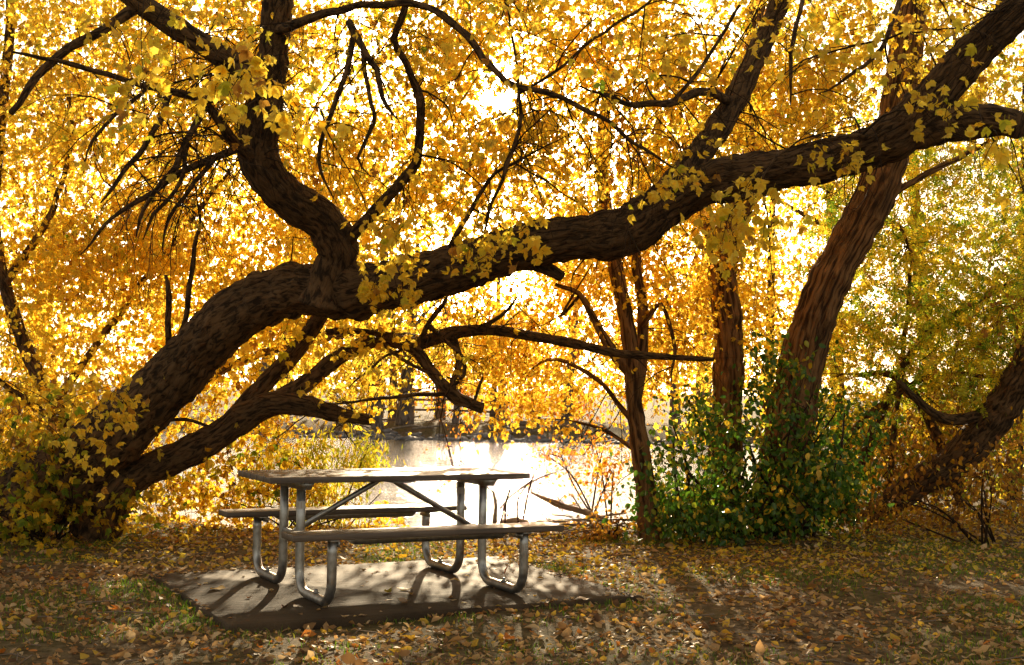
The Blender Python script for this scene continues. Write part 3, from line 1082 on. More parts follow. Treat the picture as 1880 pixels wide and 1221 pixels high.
# more crown above and behind the view, added unseen to hold back sky light
A.grow([(-.5, 3.0, 6.5, 4.5, 4.2, 6.5, 70), (0, 9.5, 6.5, 2.5, 4.8, 8.0, 110), (-6.0, 6.0, 1.5, 3.0, 2.5, 6, 40)], per=9, size=.13, spread=.34, world=True, kind='tri_low')
A.finish(M['leaf'], singles=300)

# ------------------------------------------------------------------ fallen second stem under it, behind the table
b1 = at(230, 905, 11.2); b1[2] = gz(b1[0], b1[1])-.02
B = Tree('low_crooked_tree', 'low crooked trunk with broken branches behind the picnic table', 'tree', b1.tolist(), M['bark'], 23)
B.limb('trunk', [(170, 985, 11.25), (215, 900, 11.2), (260, 868, 11.2), (330, 838, 11.15), (400, 800, 11.1), (450, 765, 11.1), (500, 742, 11.05), (560, 745, 11.0), (620, 760, 11.0), (682, 772, 10.95)], [92, 70, 60, 56, 56, 50, 46, 36, 28, 18], 22, .006)
B.limb('limb', [(400, 800, 11.1), (440, 755, 11.2), (490, 700, 11.3), (540, 650, 11.4), (572, 605, 11.4), (598, 565, 11.3)], [34, 36, 34, 34, 30, 28], 14, .004)
B.limb('limb', [(505, 738, 11.05), (560, 705, 11.1), (605, 668, 11.15), (650, 640, 11.2), (700, 622, 11.2), (760, 632, 11.2), (830, 612, 11.2), (900, 606, 11.2), (980, 618, 11.2), (1060, 632, 11.2), (1130, 648, 11.2), (1220, 655, 11.25), (1310, 660, 11.3)], [36, 34, 30, 28, 28, 26, 24, 20, 18, 18, 15, 12, 8], 12, .003)
B.limb('limb', [(720, 625, 11.2), (765, 645, 11.1), (790, 680, 11.05), (830, 722, 11.0), (886, 748, 10.95)], [20, 24, 20, 22, 20], 10, .003, label='broken reddish branch end')
B.limb('branch', [(830, 612, 11.2), (842, 665, 11.1), (830, 700, 11.0), (826, 720, 11.0), (750, 728, 10.9), (680, 735, 10.8), (600, 742, 10.7)], [16, 15, 12, 10, 7, 6, 5], 8)
B.limb('branch', [(770, 640, 11.1), (790, 590, 11.1), (812, 560, 11.1), (835, 520, 11.1)], [12, 10, 8, 5], 7)
B.limb('branch', [(870, 608, 11.2), (905, 590, 11.1), (935, 565, 11.1), (952, 545, 11.1)], [14, 9, 7, 5], 7)
B.limb('branch', [(790, 600, 11.1), (845, 655, 10.9), (850, 690, 10.9), (820, 725, 10.9), (860, 745, 10.9), (885, 700, 10.9), (888, 690, 10.9)], [9, 8, 8, 7, 7, 6, 5], 6)
B.limb('branch', [(690, 625, 11.2), (740, 660, 11.0), (800, 690, 11.0), (850, 700, 11.0)], [8, 7, 6, 4], 6)
B.limb('branch', [(760, 632, 11.2), (700, 660, 11.0), (660, 690, 10.9), (640, 715, 10.9)], [7, 6, 5, 4], 6)
B.limb('branch', [(290, 775, 11.2), (340, 770, 11.1), (390, 785, 11.0)], [7, 7, 10], 6)
B.limb('branch', [(600, 610, 11.3), (640, 607, 11.2), (720, 612, 11.1)], [12, 14, 8], 7)
B.spray(46, .5, .007, (560, 540, 1300, 780), .2)
B.grow([(760, 630, 170, 80, 10.6, 12, 46), (560, 690, 130, 80, 10.8, 12, 40), (330, 880, 150, 70, 10.8, 11.6, 40), (640, 590, 150, 50, 10.6, 12, 30)], per=6, size=.062, wbare=.35, greenspot=.2)
B.grow([(810, 640, 90, 70, 10.7, 11.5, 40)], per=2, size=.06, wbare=1.0)
B.finish(M['leaf'])

# ------------------------------------------------------------------ yellow tree filling the left bank
b2 = at(210, 960, 12.2); b2[2] = gz(b2[0], b2[1])-.03
C = Tree('bank_tree', 'dense yellow tree filling the left side behind the leaning trunk', 'tree', b2.tolist(), M['bark'], 37)
C.limb('trunk', [(215, 985, 12.2), (190, 900, 12.2), (120, 780, 12.3), (40, 620, 12.4), (-10, 420, 12.5), (5, 200, 12.5), (20, 20, 12.5), (10, -120, 12.5)], [50, 38, 30, 25, 22, 19, 18, 14], 12, .003)
C.limb('limb', [(10, 520, 12.45), (90, 400, 12.7), (130, 260, 12.9), (120, 120, 13)], [18, 13, 10, 7], 8)
C.limb('limb', [(100, 740, 12.3), (230, 560, 12.8), (340, 420, 13.2), (430, 300, 13.4)], [16, 13, 10, 6], 8)
C.limb('limb', [(150, 830, 12.2), (300, 740, 12.8), (450, 660, 13.6), (580, 625, 14.6), (720, 612, 16), (860, 640, 17.6)], [24, 20, 16, 13, 10, 6], 8)
C.limb('limb', [(130, 800, 12.3), (60, 740, 11.9), (0, 700, 11.7), (-60, 640, 11.6)], [18, 14, 10, 7], 8)
C.spray(50, .8, .007)
C.grow([(110, 330, 240, 230, 11.6, 14.5, 300), (130, 600, 240, 210, 11.8, 14.5, 330), (400, 400, 230, 220, 11.8, 14.5, 240), (420, 640, 210, 150, 11.8, 14.5, 200), (250, 60, 350, 110, 11.5, 14, 130), (620, 420, 130, 130, 11.8, 14, 80), (120, 830, 170, 110, 12, 14, 120), (380, 830, 190, 90, 12.6, 14, 70), (740, 630, 140, 70, 15.5, 18.2, 46), (640, 700, 110, 60, 14.8, 16.5, 30)], kind='tri_low', per=14, size=.053, spread=.15, greenspot=.15)
C.grow([(150, 480, 270, 280, 13.6, 16.5, 300), (450, 480, 200, 230, 13.6, 16.5, 200), (260, 130, 330, 150, 13, 15.5, 120), (640, 330, 160, 150, 13.4, 15.5, 90)], kind='tri_low', per=10, size=.075, spread=.22)
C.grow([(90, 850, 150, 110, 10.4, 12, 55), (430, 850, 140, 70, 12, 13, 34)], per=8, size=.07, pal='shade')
C.finish(M['leaf'])

# ------------------------------------------------------------------ slender trees right of the river view
b3 = at(1190, 985, 12.0); b3[2] = gz(b3[0], b3[1])-.03
D = Tree('slender_tree', 'slender forked tree at the river edge left of the green bush', 'tree', b3.tolist(), M['bark_locust'], 41)
D.limb('trunk', [(1195, 1000, 12.0), (1188, 920, 12.0), (1178, 840, 12.0), (1165, 740, 12.0), (1160, 660, 12.0), (1150, 590, 12.05), (1132, 500, 12.1), (1115, 400, 12.2), (1105, 280, 12.2), (1120, 120, 12.2)], [48, 38, 34, 31, 32, 28, 26, 24, 22, 18], 18, .004)
D.limb('limb', [(1166, 740, 12.0), (1178, 650, 12.1), (1180, 560, 12.2), (1168, 480, 12.3), (1180, 380, 12.4), (1210, 250, 12.4)], [26, 24, 20, 17, 14, 10], 10, .003)
D.limb('limb', [(1160, 690, 12.0), (1120, 640, 11.95), (1095, 595, 11.9), (1060, 540, 11.9), (1020, 520, 11.9)], [22, 22, 15, 10, 7], 10, .003)
D.limb('branch', [(1180, 600, 12.1), (1215, 560, 12.0), (1240, 640, 11.9), (1232, 700, 11.9)], [12, 9, 7, 4], 6)
D.limb('branch', [(1062, 545, 11.9), (1030, 580, 11.9), (1090, 480, 11.8)], [8, 6, 4], 6)
D.limb('branch', [(1165, 780, 12.0), (1100, 700, 12.3), (1020, 660, 12.6), (960, 690, 12.8)], [12, 9, 7, 5], 6)
D.limb('branch', [(1170, 830, 12.0), (1110, 790, 12.3), (1040, 770, 12.6)], [10, 8, 5], 6)
D.spray(30, .6, .006)
D.grow([(1080, 600, 230, 150, 11.4, 15, 180), (1030, 740, 150, 70, 12.0, 14.8, 64), (960, 650, 130, 110, 12.4, 15, 90), (1200, 480, 190, 170, 12.2, 15, 200), (1120, 810, 60, 50, 12.6, 13.8, 10), (1000, 430, 200, 120, 12.5, 15, 120), (760, 500, 150, 120, 12.5, 15, 70)], kind='tri_low', per=16, size=.048, spread=.15, pal='amber')
D.finish(M['leaf'])

b4 = at(1330, 960, 12.9); b4[2] = gz(b4[0], b4[1])-.03
E_ = Tree('upright_tree', 'upright brown tree trunk rising out of the green bush', 'tree', b4.tolist(), M['bark_locust'], 43)
E_.limb('trunk', [(1325, 990, 12.9), (1332, 880, 12.9), (1335, 760, 12.9), (1338, 660, 12.9), (1332, 570, 12.9), (1326, 490, 12.9), (1340, 420, 12.95), (1372, 350, 13.0), (1385, 250, 13.1), (1380, 120, 13.2), (1400, -60, 13.3)], [70, 58, 53, 50, 52, 53, 51, 47, 40, 34, 28], 30, .010)
E_.limb('limb', [(1335, 500, 12.9), (1290, 400, 13.1), (1260, 280, 13.3), (1230, 120, 13.4)], [20, 16, 12, 8], 8)
E_.limb('limb', [(1360, 380, 13.0), (1440, 310, 13.2), (1500, 200, 13.4), (1540, 60, 13.5)], [22, 18, 14, 9], 8)
E_.grow([(1330, 420, 190, 190, 13.2, 15.5, 150), (1400, 130, 260, 170, 12.6, 15.5, 150), (1420, 610, 140, 130, 13.4, 15.5, 110), (1250, 700, 110, 110, 13.2, 15, 70)], kind='tri_low', per=16, size=.05, spread=.15, pal='yellow')
E_.finish(M['leaf'])

b5 = at(1440, 965, 12.5); b5[2] = gz(b5[0], b5[1])-.03
G5 = Tree('furrowed_tree', 'thick furrowed trunk leaning right behind the arching branch', 'tree', b5.tolist(), M['bark_locust'], 47)
G5.limb('trunk', [(1430, 1000, 12.5), (1438, 880, 12.5), (1450, 780, 12.5), (1468, 690, 12.5), (1490, 600, 12.5), (1525, 510, 12.5), (1568, 430, 12.5), (1610, 350, 12.5), (1638, 270, 12.5), (1655, 160, 12.5), (1668, 60, 12.5), (1685, -60, 12.5)], [120, 94, 82, 80, 78, 76, 73, 70, 64, 58, 53, 48], 48, .014)
G5.limb('limb', [(1650, 200, 12.5), (1720, 140, 12.4), (1800, 60, 12.3), (1860, -40, 12.3)], [22, 20, 16, 12], 8)
G5.limb('limb', [(1590, 390, 12.5), (1680, 330, 12.6), (1760, 290, 12.7), (1850, 240, 12.8)], [14, 12, 10, 7], 8)
G5.grow([(1600, 110, 270, 170, 12.9, 15, 130), (1770, 300, 160, 190, 12.6, 15, 140)], kind='pinnate', pal='limey', per=5, size=.19, hang=.25)
G5.finish(M['leaf'])

# ------------------------------------------------------------------ right hand thicket
def bank_back(label, px, d, w, crowns, pal, kind, per, size, seed):
    b = at(px, 900, d); b[2] = gz(b[0], b[1])-.05
    t = Tree('background_tree', label, 'tree', b.tolist(), M['bark'], seed)
    r = w*.5*d/F
    rn = t.rng
    lean = rn.uniform(-.6, .6)
    t.limb('trunk', [b, b+np.array([lean*.2, 0, 1.5]), b+np.array([lean*.7, .1, 3.2]), b+np.array([lean, .2, 6.0])], [r*1.2, r, r*.8, r*.4], 12, .006, world=True)
    for k in range(4):
        s_ = b+np.array([lean*.3, .05, 1.0+.9*k]); e_ = s_+np.array([rn.uniform(-2, 2), rn.uniform(-.8, .8), rn.uniform(.6, 1.8)])
        t.limb('limb', [s_, (s_+e_)/2+rn.normal(size=3)*.12, e_], [r*.45, r*.3, r*.12], 7, world=True)
    t.grow(crowns, kind=kind, pal=pal, per=per, size=size, spread=.22, thin=.62)
    t.finish(M['leaf'])


bank_back('amber tree standing behind the furrowed trunk', 1540, 17.5, 26, [(1560, 420, 200, 220, 16, 19.5, 130), (1520, 680, 170, 150, 16, 19, 100)], 'amber', 'tri_low', 16, .066, 301)
bank_back('yellow green tree at the back of the right thicket', 1720, 19, 30, [(1740, 250, 210, 230, 17.5, 21, 150), (1740, 600, 200, 200, 17.5, 21, 150)], 'thicket', 'tri_low', 16, .066, 303)
bank_back('green and yellow tree at the far right behind the low trunk', 1860, 17, 26, [(1850, 480, 130, 260, 15.5, 18, 120), (1800, 790, 170, 100, 15.5, 18, 90)], 'thicket', 'tri_low', 16, .066, 305)
bank_back('golden tree showing between the upright and furrowed trunks', 1400, 19, 22, [(1400, 400, 190, 250, 17.5, 20.5, 140), (1400, 700, 170, 110, 17.5, 20.5, 60)], 'yellow', 'tri_low', 16, .066, 307)
b6 = at(1640, 930, 14.0); b6[2] = gz(b6[0], b6[1])-.03
H6 = Tree('locust_thicket', 'yellow green thicket of feathery leaves between the furrowed trunk and the right edge', 'shrub', b6.tolist(), M['bark'], 53)
H6.limb('stem', [(1630, 960, 14.0), (1640, 800, 13.8), (1660, 620, 13.6), (1672, 480, 13.4), (1655, 420, 13.4)], [12, 10, 9, 7, 5], 7)
H6.limb('stem', [(1560, 940, 14.5), (1600, 800, 14.4), (1680, 640, 14.2), (1780, 560, 14.0), (1890, 505, 13.8)], [22, 20, 17, 14, 10], 8)
H6.limb('stem', [(1770, 930, 13.6), (1700, 760, 13.8), (1640, 690, 13.9), (1560, 690, 14.0)], [24, 20, 14, 9], 8)
H6.limb('stem', [(1540, 820, 14.0), (1620, 740, 13.7), (1720, 690, 13.5), (1840, 690, 13.3)], [14, 12, 10, 6], 8)
H6.spray(40, .7, .007)
H6.grow([(1710, 430, 220, 190, 12.5, 15.5, 420), (1640, 640, 190, 120, 12.8, 15.5, 250), (1810, 600, 110, 130, 12.5, 15, 180)], kind='pinnate', pal='thicket', per=5, size=.19, hang=.3)
H6.grow([(1720, 800, 190, 90, 12.8, 14.8, 80), (1620, 880, 120, 60, 12.6, 14, 40), (1840, 880, 90, 80, 13.2, 14.5, 60)], kind='ovate', pal='brown', per=14, size=.06, spread=.16)
H6.finish(M['leaf'])

b7 = at(1640, 900, 13.3); b7[2] = gz(b7[0], b7[1])-.05
I7 = Tree('sprawling_trunk', 'dark leaning trunk lying low at the right edge', 'tree', b7.tolist(), M['bark'], 59)
I7.limb('trunk', [(1600, 950, 13.3), (1680, 890, 13.2), (1750, 848, 13.1), (1810, 785, 12.9), (1860, 715, 12.7), (1900, 640, 12.5), (1950, 520, 12.3)], [40, 54, 60, 64, 62, 58, 50], 24, .010)
I7.limb('limb', [(1820, 760, 12.9), (1740, 770, 12.7), (1690, 740, 12.6), (1650, 700, 12.5)], [24, 20, 16, 10], 8)
I7.grow([(1860, 560, 60, 120, 11.5, 13, 22), (1850, 860, 50, 60, 11, 12, 10)], kind='ovate', pal='brown', per=8, size=.06)
I7.finish(M['leaf'])

# ------------------------------------------------------------------ green bush
b8 = at(1375, 978, 12.2); b8[2] = gz(b8[0], b8[1])-.02
J = Tree('green_bush', 'large dark green bush with scattered yellow leaves around two tree trunks', 'bush', b8.tolist(), M['twig'], 61)
for k in range(16):
    x0 = 1375+J.rng.uniform(-120, 120)
    x1 = 1375+J.rng.uniform(-180, 180); y1 = 740+J.rng.uniform(-20, 120)
    J.limb('stem', [(x0, 985, 12.2), ((x0+x1)/2+J.rng.uniform(-30, 30), 870, 12.0), (x1, y1, 12.0+J.rng.uniform(-.5, .4))], [7, 6, 3], 5)
J.limb('stem', [(1262, 985, 11.7), (1240, 880, 11.7), (1236, 800, 11.7)], [7, 6, 4], 6, label='pale bare stem at the left of the bush')
J.grow([(1375, 860, 175, 115, 11.3, 12.9, 190), (1280, 890, 100, 85, 11.2, 12.6, 70), (1490, 870, 85, 90, 11.4, 12.8, 60), (1290, 760, 40, 45, 11.5, 12.5, 12), (1390, 735, 45, 50, 11.5, 12.8, 16), (1480, 740, 50, 60, 11.6, 12.8, 20), (1545, 850, 60, 40, 11.8, 12.8, 12), (1440, 650, 60, 50, 11.9, 12.2, 14), (1230, 900, 60, 70, 11.3, 12.3, 24), (1560, 790, 70, 70, 12, 13, 20), (1375, 920, 180, 60, 12.2, 13.2, 90), (1250, 900, 80, 80, 12, 13, 40)],
       kind='ovate', pal='green', per=19, size=.066, spread=.13, hang=.7)
J.finish(M['leaf_green'])

# yellow sapling twig in front of the bush
b9 = on_ground(1390, 985)
K = Tree('yellow_sapling', 'small bright yellow leafed twig in front of the green bush', 'sapling', [b9[0], b9[1]-.4, gz(b9[0], b9[1]-.4)-.01], M['twig'], 67)
dK = b9[1]-.4
K.limb('stem', [(1385, 990, dK), (1400, 930, dK-.1), (1430, 890, dK-.2), (1450, 900, dK-.3), (1480, 935, dK-.35), (1508, 960, dK-.4)], [4, 4, 4, 3, 3, 2], 5)
pts = [(1435, 880), (1428, 905), (1445, 915), (1462, 925), (1440, 925), (1475, 930), (1490, 945), (1500, 955), (1450, 905), (1420, 925), (1482, 940), (1430, 870), (1465, 870), (1414, 935), (1512, 962), (1455, 935)]
pos = np.array([at(x, y, dK-.3+K.rng.uniform(-.1, .1)) for x, y in pts])
ax = K.rng.normal(size=(len(pos), 3))*.5; ax[:, 2] -= .7
K.lv.put(pos, frames(ax, K.rng), K.rng.uniform(.075, .11, len(pos)), pick('yellow', len(pos), K.rng), 'one')
pk = K.lv.pack()
for i in range(len(pos)):
    V, fs = TPL['one'][i % 6]
    me = bpy.data.meshes.get('sapling_leaf%d' % (i % 6)) or mesh_from('sapling_leaf%d' % (i % 6), V, faces=fs)
    o = link('leaf', me, M['leaf_one'], K.o)
    m4 = np.eye(4); m4[:3, :3] = pk[1][i]*pk[2][i]; m4[:3, 3] = pk[0][i]-K.base
    o.matrix_local = Matrix(m4.tolist()); o.color = (*[float(c) for c in pk[3][i]], 1)

# ------------------------------------------------------------------ bank shrubs
def shrub(name, label, foot, regions, pal, kind, per, size, seed, stems=6, mat='leaf', spread=.1, hang=.5, cat='shrub'):
    b = at(*foot); b[2] = gz(b[0], b[1])-.03
    t = Tree(name, label, cat, b.tolist(), M['twig'], seed)
    for k in range(stems):
        r = regions[k % len(regions)]
        top = (r[0]+t.rng.uniform(-.6, .6)*r[2], r[1]+t.rng.uniform(-.8, .2)*r[3], t.rng.uniform(r[4], r[5]))
        p1 = at(*top); p0 = b + np.array([t.rng.uniform(-.12, .12), t.rng.uniform(-.1, .1), -.02])
        mid = (p0+p1)/2 + t.rng.normal(size=3)*.05 + np.array([0, 0, .08])
        t.limb('stem', [p0, mid, p1], [.011, .008, .004], 5, world=True)
    t.grow(regions, kind=kind, pal=pal, per=per, size=size, spread=spread, hang=hang)
    t.finish(M[mat])
    return t


shrub('willow_shrub', 'drooping yellow green willow shrub behind the table top', (600, 985, 13.0), [(620, 835, 100, 45, 12.8, 14.2, 60), (540, 860, 90, 60, 12.6, 13.6, 40), (640, 930, 110, 40, 12.6, 13.4, 26)], 'willow', 'narrow', 24, .10, 71, hang=1.0)
shrub('yellow_shrub', 'yellow leafed shrub seen between the table posts', (540, 985, 12.5), [(470, 925, 90, 45, 12.0, 12.9, 30), (680, 950, 90, 25, 12.2, 12.9, 14), (560, 900, 80, 35, 12, 12.8, 18), (350, 900, 110, 60, 12.1, 13, 40)], 'yellow', 'tri_low', 9, .055, 73)
shrub('orange_shrub', 'orange leafed shrub at the water edge right of the table', (1100, 985, 13.2), [(1060, 835, 100, 40, 13.0, 14.6, 46), (1120, 880, 50, 30, 12.8, 13.6, 7), (1000, 830, 50, 30, 13.5, 14.6, 12)], 'orange', 'ovate', 16, .045, 79)
shrub('orange_sprig', 'thin orange sprig against the bright river above the table', (850, 985, 13.4), [(830, 850, 40, 45, 13.3, 13.9, 10), (850, 775, 30, 30, 13.5, 14, 6), (800, 740, 20, 20, 13.6, 14, 3)], 'orange', 'ovate', 8, .04, 83, stems=3)
shrub('bare_sapling', 'nearly bare forked sapling behind the right table posts', (935, 1000, 12.4), [(930, 900, 60, 40, 12.1, 12.7, 10), (1000, 880, 60, 40, 12.1, 12.7, 6)], 'brown', 'ovate', 2, .04, 89, stems=4, cat='sapling')
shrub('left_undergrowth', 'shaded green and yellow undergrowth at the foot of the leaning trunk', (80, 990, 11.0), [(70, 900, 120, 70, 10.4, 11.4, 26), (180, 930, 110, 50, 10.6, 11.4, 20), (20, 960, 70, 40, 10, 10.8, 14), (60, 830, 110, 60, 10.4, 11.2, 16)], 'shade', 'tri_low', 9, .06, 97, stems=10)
shrub('brown_undergrowth', 'rusty brown low brush on the bank left of the green bush', (1120, 1000, 11.9), [(1120, 970, 50, 28, 11.6, 12.2, 26), (1080, 985, 40, 14, 11.6, 12.1, 12)], 'brown', 'ovate', 14, .045, 101, stems=8)
shrub('right_undergrowth', 'dark rusty weeds under the low trunk at the right edge', (1820, 960, 12.0), [(1820, 900, 70, 60, 11.4, 12.4, 34), (1700, 930, 90, 35, 11.8, 12.8, 30), (1600, 940, 60, 30, 11.8, 12.6, 20)], 'brown', 'ovate', 12, .05, 103, stems=10)

shrub('back_thicket', 'tangled brown and green thicket low behind the sprawling trunk', (1700, 930, 15.5), [(1640, 830, 120, 90, 14.8, 16.5, 80), (1780, 820, 110, 100, 14.8, 16.5, 80), (1560, 820, 80, 100, 14.5, 16, 50)], 'shade', 'tri_low', 12, .075, 105, stems=12, spread=.2)
# driftwood and sticks on the bank
def stick(label, pts, widths, seed, name='driftwood_branch', twigs=0):
    b = at(*pts[0])
    t = Tree(name, label, 'branch', b.tolist(), M['driftwood'], seed)
    t.limb('stem', pts, widths, 8, wob=.02)
    rng = t.rng
    P = np.array([at(*p) for p in pts])
    for k in range(twigs):
        i = rng.integers(1, len(P)); s = P[i]
        t.limb('twig', [s, s+rng.normal(size=3)*.08+(0, 0, .04), s+rng.normal(size=3)*.2+(0, 0, .08)], [.008, .006, .003], 5, world=True)


stick('pale driftwood branch leaning against the bank in front of the river', [(1112, 958, 12.3), (1070, 940, 12.5), (1020, 925, 12.6), (975, 902, 12.8)], [11, 10, 12, 5], 107, twigs=7)
stick('short upright broken stump behind the front bench', [(909, 990, 12.2), (908, 955, 12.2), (912, 930, 12.2), (908, 905, 12.2)], [10, 9, 7, 4], 109, 'broken_stem', 3)
stick('thin bare stick arching over the water right of the table', [(916, 935, 12.3), (945, 905, 12.4), (985, 880, 12.5), (1030, 862, 12.6), (1050, 850, 12.7)], [5, 4, 4, 3, 2], 113, 'bare_stick', 1)
stick('grey log end lying behind the right end of the front bench', [(918, 958, 12.5), (950, 958, 12.45), (1000, 972, 12.3)], [6, 16, 8], 115, 'log')
rng = np.random.default_rng(5)
bp_ = at(1075, 985, 12.2)
br = thing('brush_pile', 'pile of thin grey sticks on the bank beside the bench end', 'brush pile', (bp_[0], bp_[1], gz(bp_[0], bp_[1])))
for k in range(34):
    c = np.array([rng.uniform(-.35, .3), rng.uniform(-.2, .2), rng.uniform(.01, .16)])
    d = rng.normal(size=3)*np.array([.3, .2, .06])
    Geo().tube([c-d, c+rng.normal(size=3)*.02, c+d], [.007, .006, .003], 5).build('stick', M['driftwood'], br, smooth=True)

# ------------------------------------------------------------------ far bank
def far_tree(label, px, base_y, d, w, lean, top, crown, pal, seed, group='trees on the far bank', forks=2):
    b = at(px, base_y, d); b[2] = gz(b[0], b[1])-.1
    t = Tree('far_tree', label, 'tree', b.tolist(), M['bark_far'], seed)
    t.o['group'] = group
    r = w*.5*d/F
    h = top
    P = [b, b+np.array([lean*.15, 0, h*.25]), b+np.array([lean*.5, .2, h*.55]), b+np.array([lean, .3, h])]
    t.limb('trunk', P, [r*1.35, r, r*.75, r*.25], 12, .03, world=True)
    for k in range(forks):
        s = b+np.array([lean*.3, .1, h*(.35+.1*k)])
        e = s+np.array([t.rng.uniform(-2, 2), t.rng.uniform(-1, 1), h*.4])
        t.limb('limb', [s, (s+e)/2+t.rng.normal(size=3)*.2, e], [r*.5, r*.35, r*.12], 7, world=True)
    t.grow(crown, kind='one_low', pal=pal, per=16, size=.26, spread=.5, droop=.3, hole=False)
    t.finish(M['leaf'])


far_tree('stout grey far bank trunk in front of the rail fence', 742, 783, 55, 24, .4, 8, [(720, 640, 110, 90, 52, 60, 60)], 'amber', 201)
far_tree('pair of dark far trunks left of the stout grey one', 722, 778, 57, 14, -.3, 8, [(650, 660, 90, 90, 54, 62, 50)], 'amber', 203)
far_tree('leaning forked far trunk at the left of the water view', 693, 786, 54, 17, -1.0, 7, [(600, 660, 120, 90, 52, 58, 50)], 'yellow', 205)
far_tree('thin leaning far trunk standing in front of the rails', 836, 786, 55, 9, .9, 7, [(850, 650, 100, 80, 54, 62, 55)], 'orange', 207)
far_tree('slim far trunk behind the rail fence', 806, 770, 66, 12, .3, 9, [(800, 650, 130, 90, 62, 74, 60)], 'amber', 209)
far_tree('far trunk right of the fence in golden leaves', 905, 778, 58, 10, .2, 8, [(950, 660, 120, 90, 56, 66, 70)], 'amber', 211)
far_tree('far trunk beside the orange sprig', 922, 780, 57, 12, -.4, 8, [(900, 700, 120, 60, 60, 70, 40)], 'amber', 213)
far_tree('far tree hidden behind the golden leaves at right', 1040, 782, 58, 16, .6, 8, [(1080, 660, 140, 100, 56, 68, 80), (1000, 750, 120, 35, 60, 70, 30)], 'orange', 215)
far_tree('far tree behind the slender forked trunk', 1240, 782, 60, 16, -.5, 8, [(1240, 650, 150, 110, 58, 70, 70)], 'amber', 217)
far_tree('far tree behind the left shrubs', 480, 786, 58, 18, .5, 8, [(470, 660, 150, 100, 56, 68, 70)], 'amber', 219)

far_tree('tall golden far tree at the left edge across the river', 60, 786, 62, 26, .6, 15, [(70, 420, 150, 300, 58, 68, 150)], 'yellow', 221)
far_tree('tall golden far tree left of the forked limb', 300, 786, 64, 26, -.6, 15, [(300, 420, 160, 290, 60, 70, 150)], 'amber', 223)
far_tree('tall golden far tree behind the forked limb', 520, 786, 61, 24, .4, 14, [(540, 380, 150, 280, 58, 68, 150)], 'yellow', 225)
far_tree('tall amber far tree right of the slender trunk', 1290, 786, 64, 26, .4, 15, [(1310, 400, 150, 300, 60, 70, 130)], 'amber', 227)
far_tree('tall far tree high over the river view', 690, 786, 72, 24, .4, 13, [(720, 470, 120, 150, 68, 78, 70)], 'amber', 229)

# rail fence
fz = thing('rail_fence', 'grey wooden rail fence among the far trees across the river', 'fence', tuple(at(790, 780, 63)[:2]) + (0,))
f0 = np.array(fz.location)
f0z = gz(f0[0], f0[1])
fx = [at(x, 780, 63)[0] for x in (640, 700, 757, 815, 872, 930, 990)]
for k, x in enumerate(fx):
    y = 63+.3*math.sin(k)
    z = gz(x, y)
    Geo().box((x-f0[0], y-f0[1], z+.55), (.16, .14, 1.3), .02).build('post', M['fence'], fz)
    if k:
        xp = fx[k-1]; yp = 63+.3*math.sin(k-1)
        for hh in (.45, .95):
            a = np.array([xp-f0[0], yp-f0[1]-.1, gz(xp, yp)+hh+rng.uniform(-.04, .04)]); c = np.array([x-f0[0], y-f0[1]-.1, z+hh+rng.uniform(-.04, .04)])
            Geo().tube([a-(.1, 0, 0), (a+c)/2-(0, 0, .02), c+(.1, 0, 0)], [.07, .065, .07], 6).build('rail', M['fence'], fz, smooth=True)

# stones and dry brush along the far waterline
g = Geo()
for k in range(420):
    x = rng.uniform(-12, 10); y = float(far_edge(x))+rng.uniform(-.9, 2.2)
    r = rng.uniform(.05, .22)
    th = rng.uniform(0, 6.28)
    bm = bmesh.new(); bmesh.ops.create_icosphere(bm, subdivisions=1, radius=r)
    V = np.array([v.co[:] for v in bm.verts])*np.array([1.4, 1, .6])
    lo = [v.index for f in bm.faces for v in f.verts]; si = [3]*len(bm.faces); bm.free()
    V = rotz(V*(1+.25*rng.normal(size=(len(V), 1))), th)+np.array([x, y, max(gz(x, y), WATER_Z)+r*.1])
    g.add(V, lo, si)
g.build('shore_stones', M['stone'], kind='stuff')
for k in range(9):
    x = rng.uniform(-6.5, 2.5); y = float(far_edge(x))+rng.uniform(1.5, 5)
    z = gz(x, y)
    ln = rng.uniform(.8, 1.8); a = rng.uniform(-.5, .5)
    P = [(-ln*math.cos(a), -ln*math.sin(a)*.4, .1), (0, 0, .12+rng.uniform(0, .15)), (ln*math.cos(a), ln*math.sin(a)*.4, .08+rng.uniform(0, .3))]
    o = Geo().tube(catmull(P, 5), np.linspace(.06, .03, 11), 6).build('fallen_branch', M['driftwood'], smooth=True, label='pale fallen branch on the far river bank', category='branch', group='fallen branches on the far bank')
    o.location = (x, y, z)

# ------------------------------------------------------------------ grass
def in_pad(x, y, m=0.0):
    u = cy_*(x-TX)+sy_*(y-TY); v = -sy_*(x-TX)+cy_*(y-TY)
    return (u > -1.335-m) & (u < 1.405+m) & (np.abs(v) < 1.05+m)


def px_of(x, y, z=-.04):
    dz = z-CAMH
    ct, st = math.cos(PITCH), math.sin(PITCH)
    d = ct*y+st*dz; u = -st*y+ct*dz
    a, b = F*x/d, -F*u/d
    return CX+math.cos(ROLL)*a-math.sin(ROLL)*b, CY+math.sin(ROLL)*a+math.cos(ROLL)*b


def grass_density(x, y):
    """0..1 how grassy the ground is (patches as they lie on the ground)"""
    p = np.stack([x*1.1, y*1.1, x*0], -1)
    n = fbm(p, 21, 3)
    d = np.clip((n-.12)*1.6, 0, 1)*.42
    for gx, gy, rx, ry, s in GP:
        d = np.maximum(d, s*np.exp(-(((x-gx)/rx)**2+((y-gy)/ry)**2)))
    for gx, gy, rx, ry, s in DIRT:
        d = d*(1-s*np.exp(-(((x-gx)/rx)**2+((y-gy)/ry)**2)))
    return np.where(in_pad(x, y, .0), 0, d)


def gp(px, py, rx, ry, s=1.0):
    q = on_ground(px, py); return (q[0], q[1], rx, ry, s)


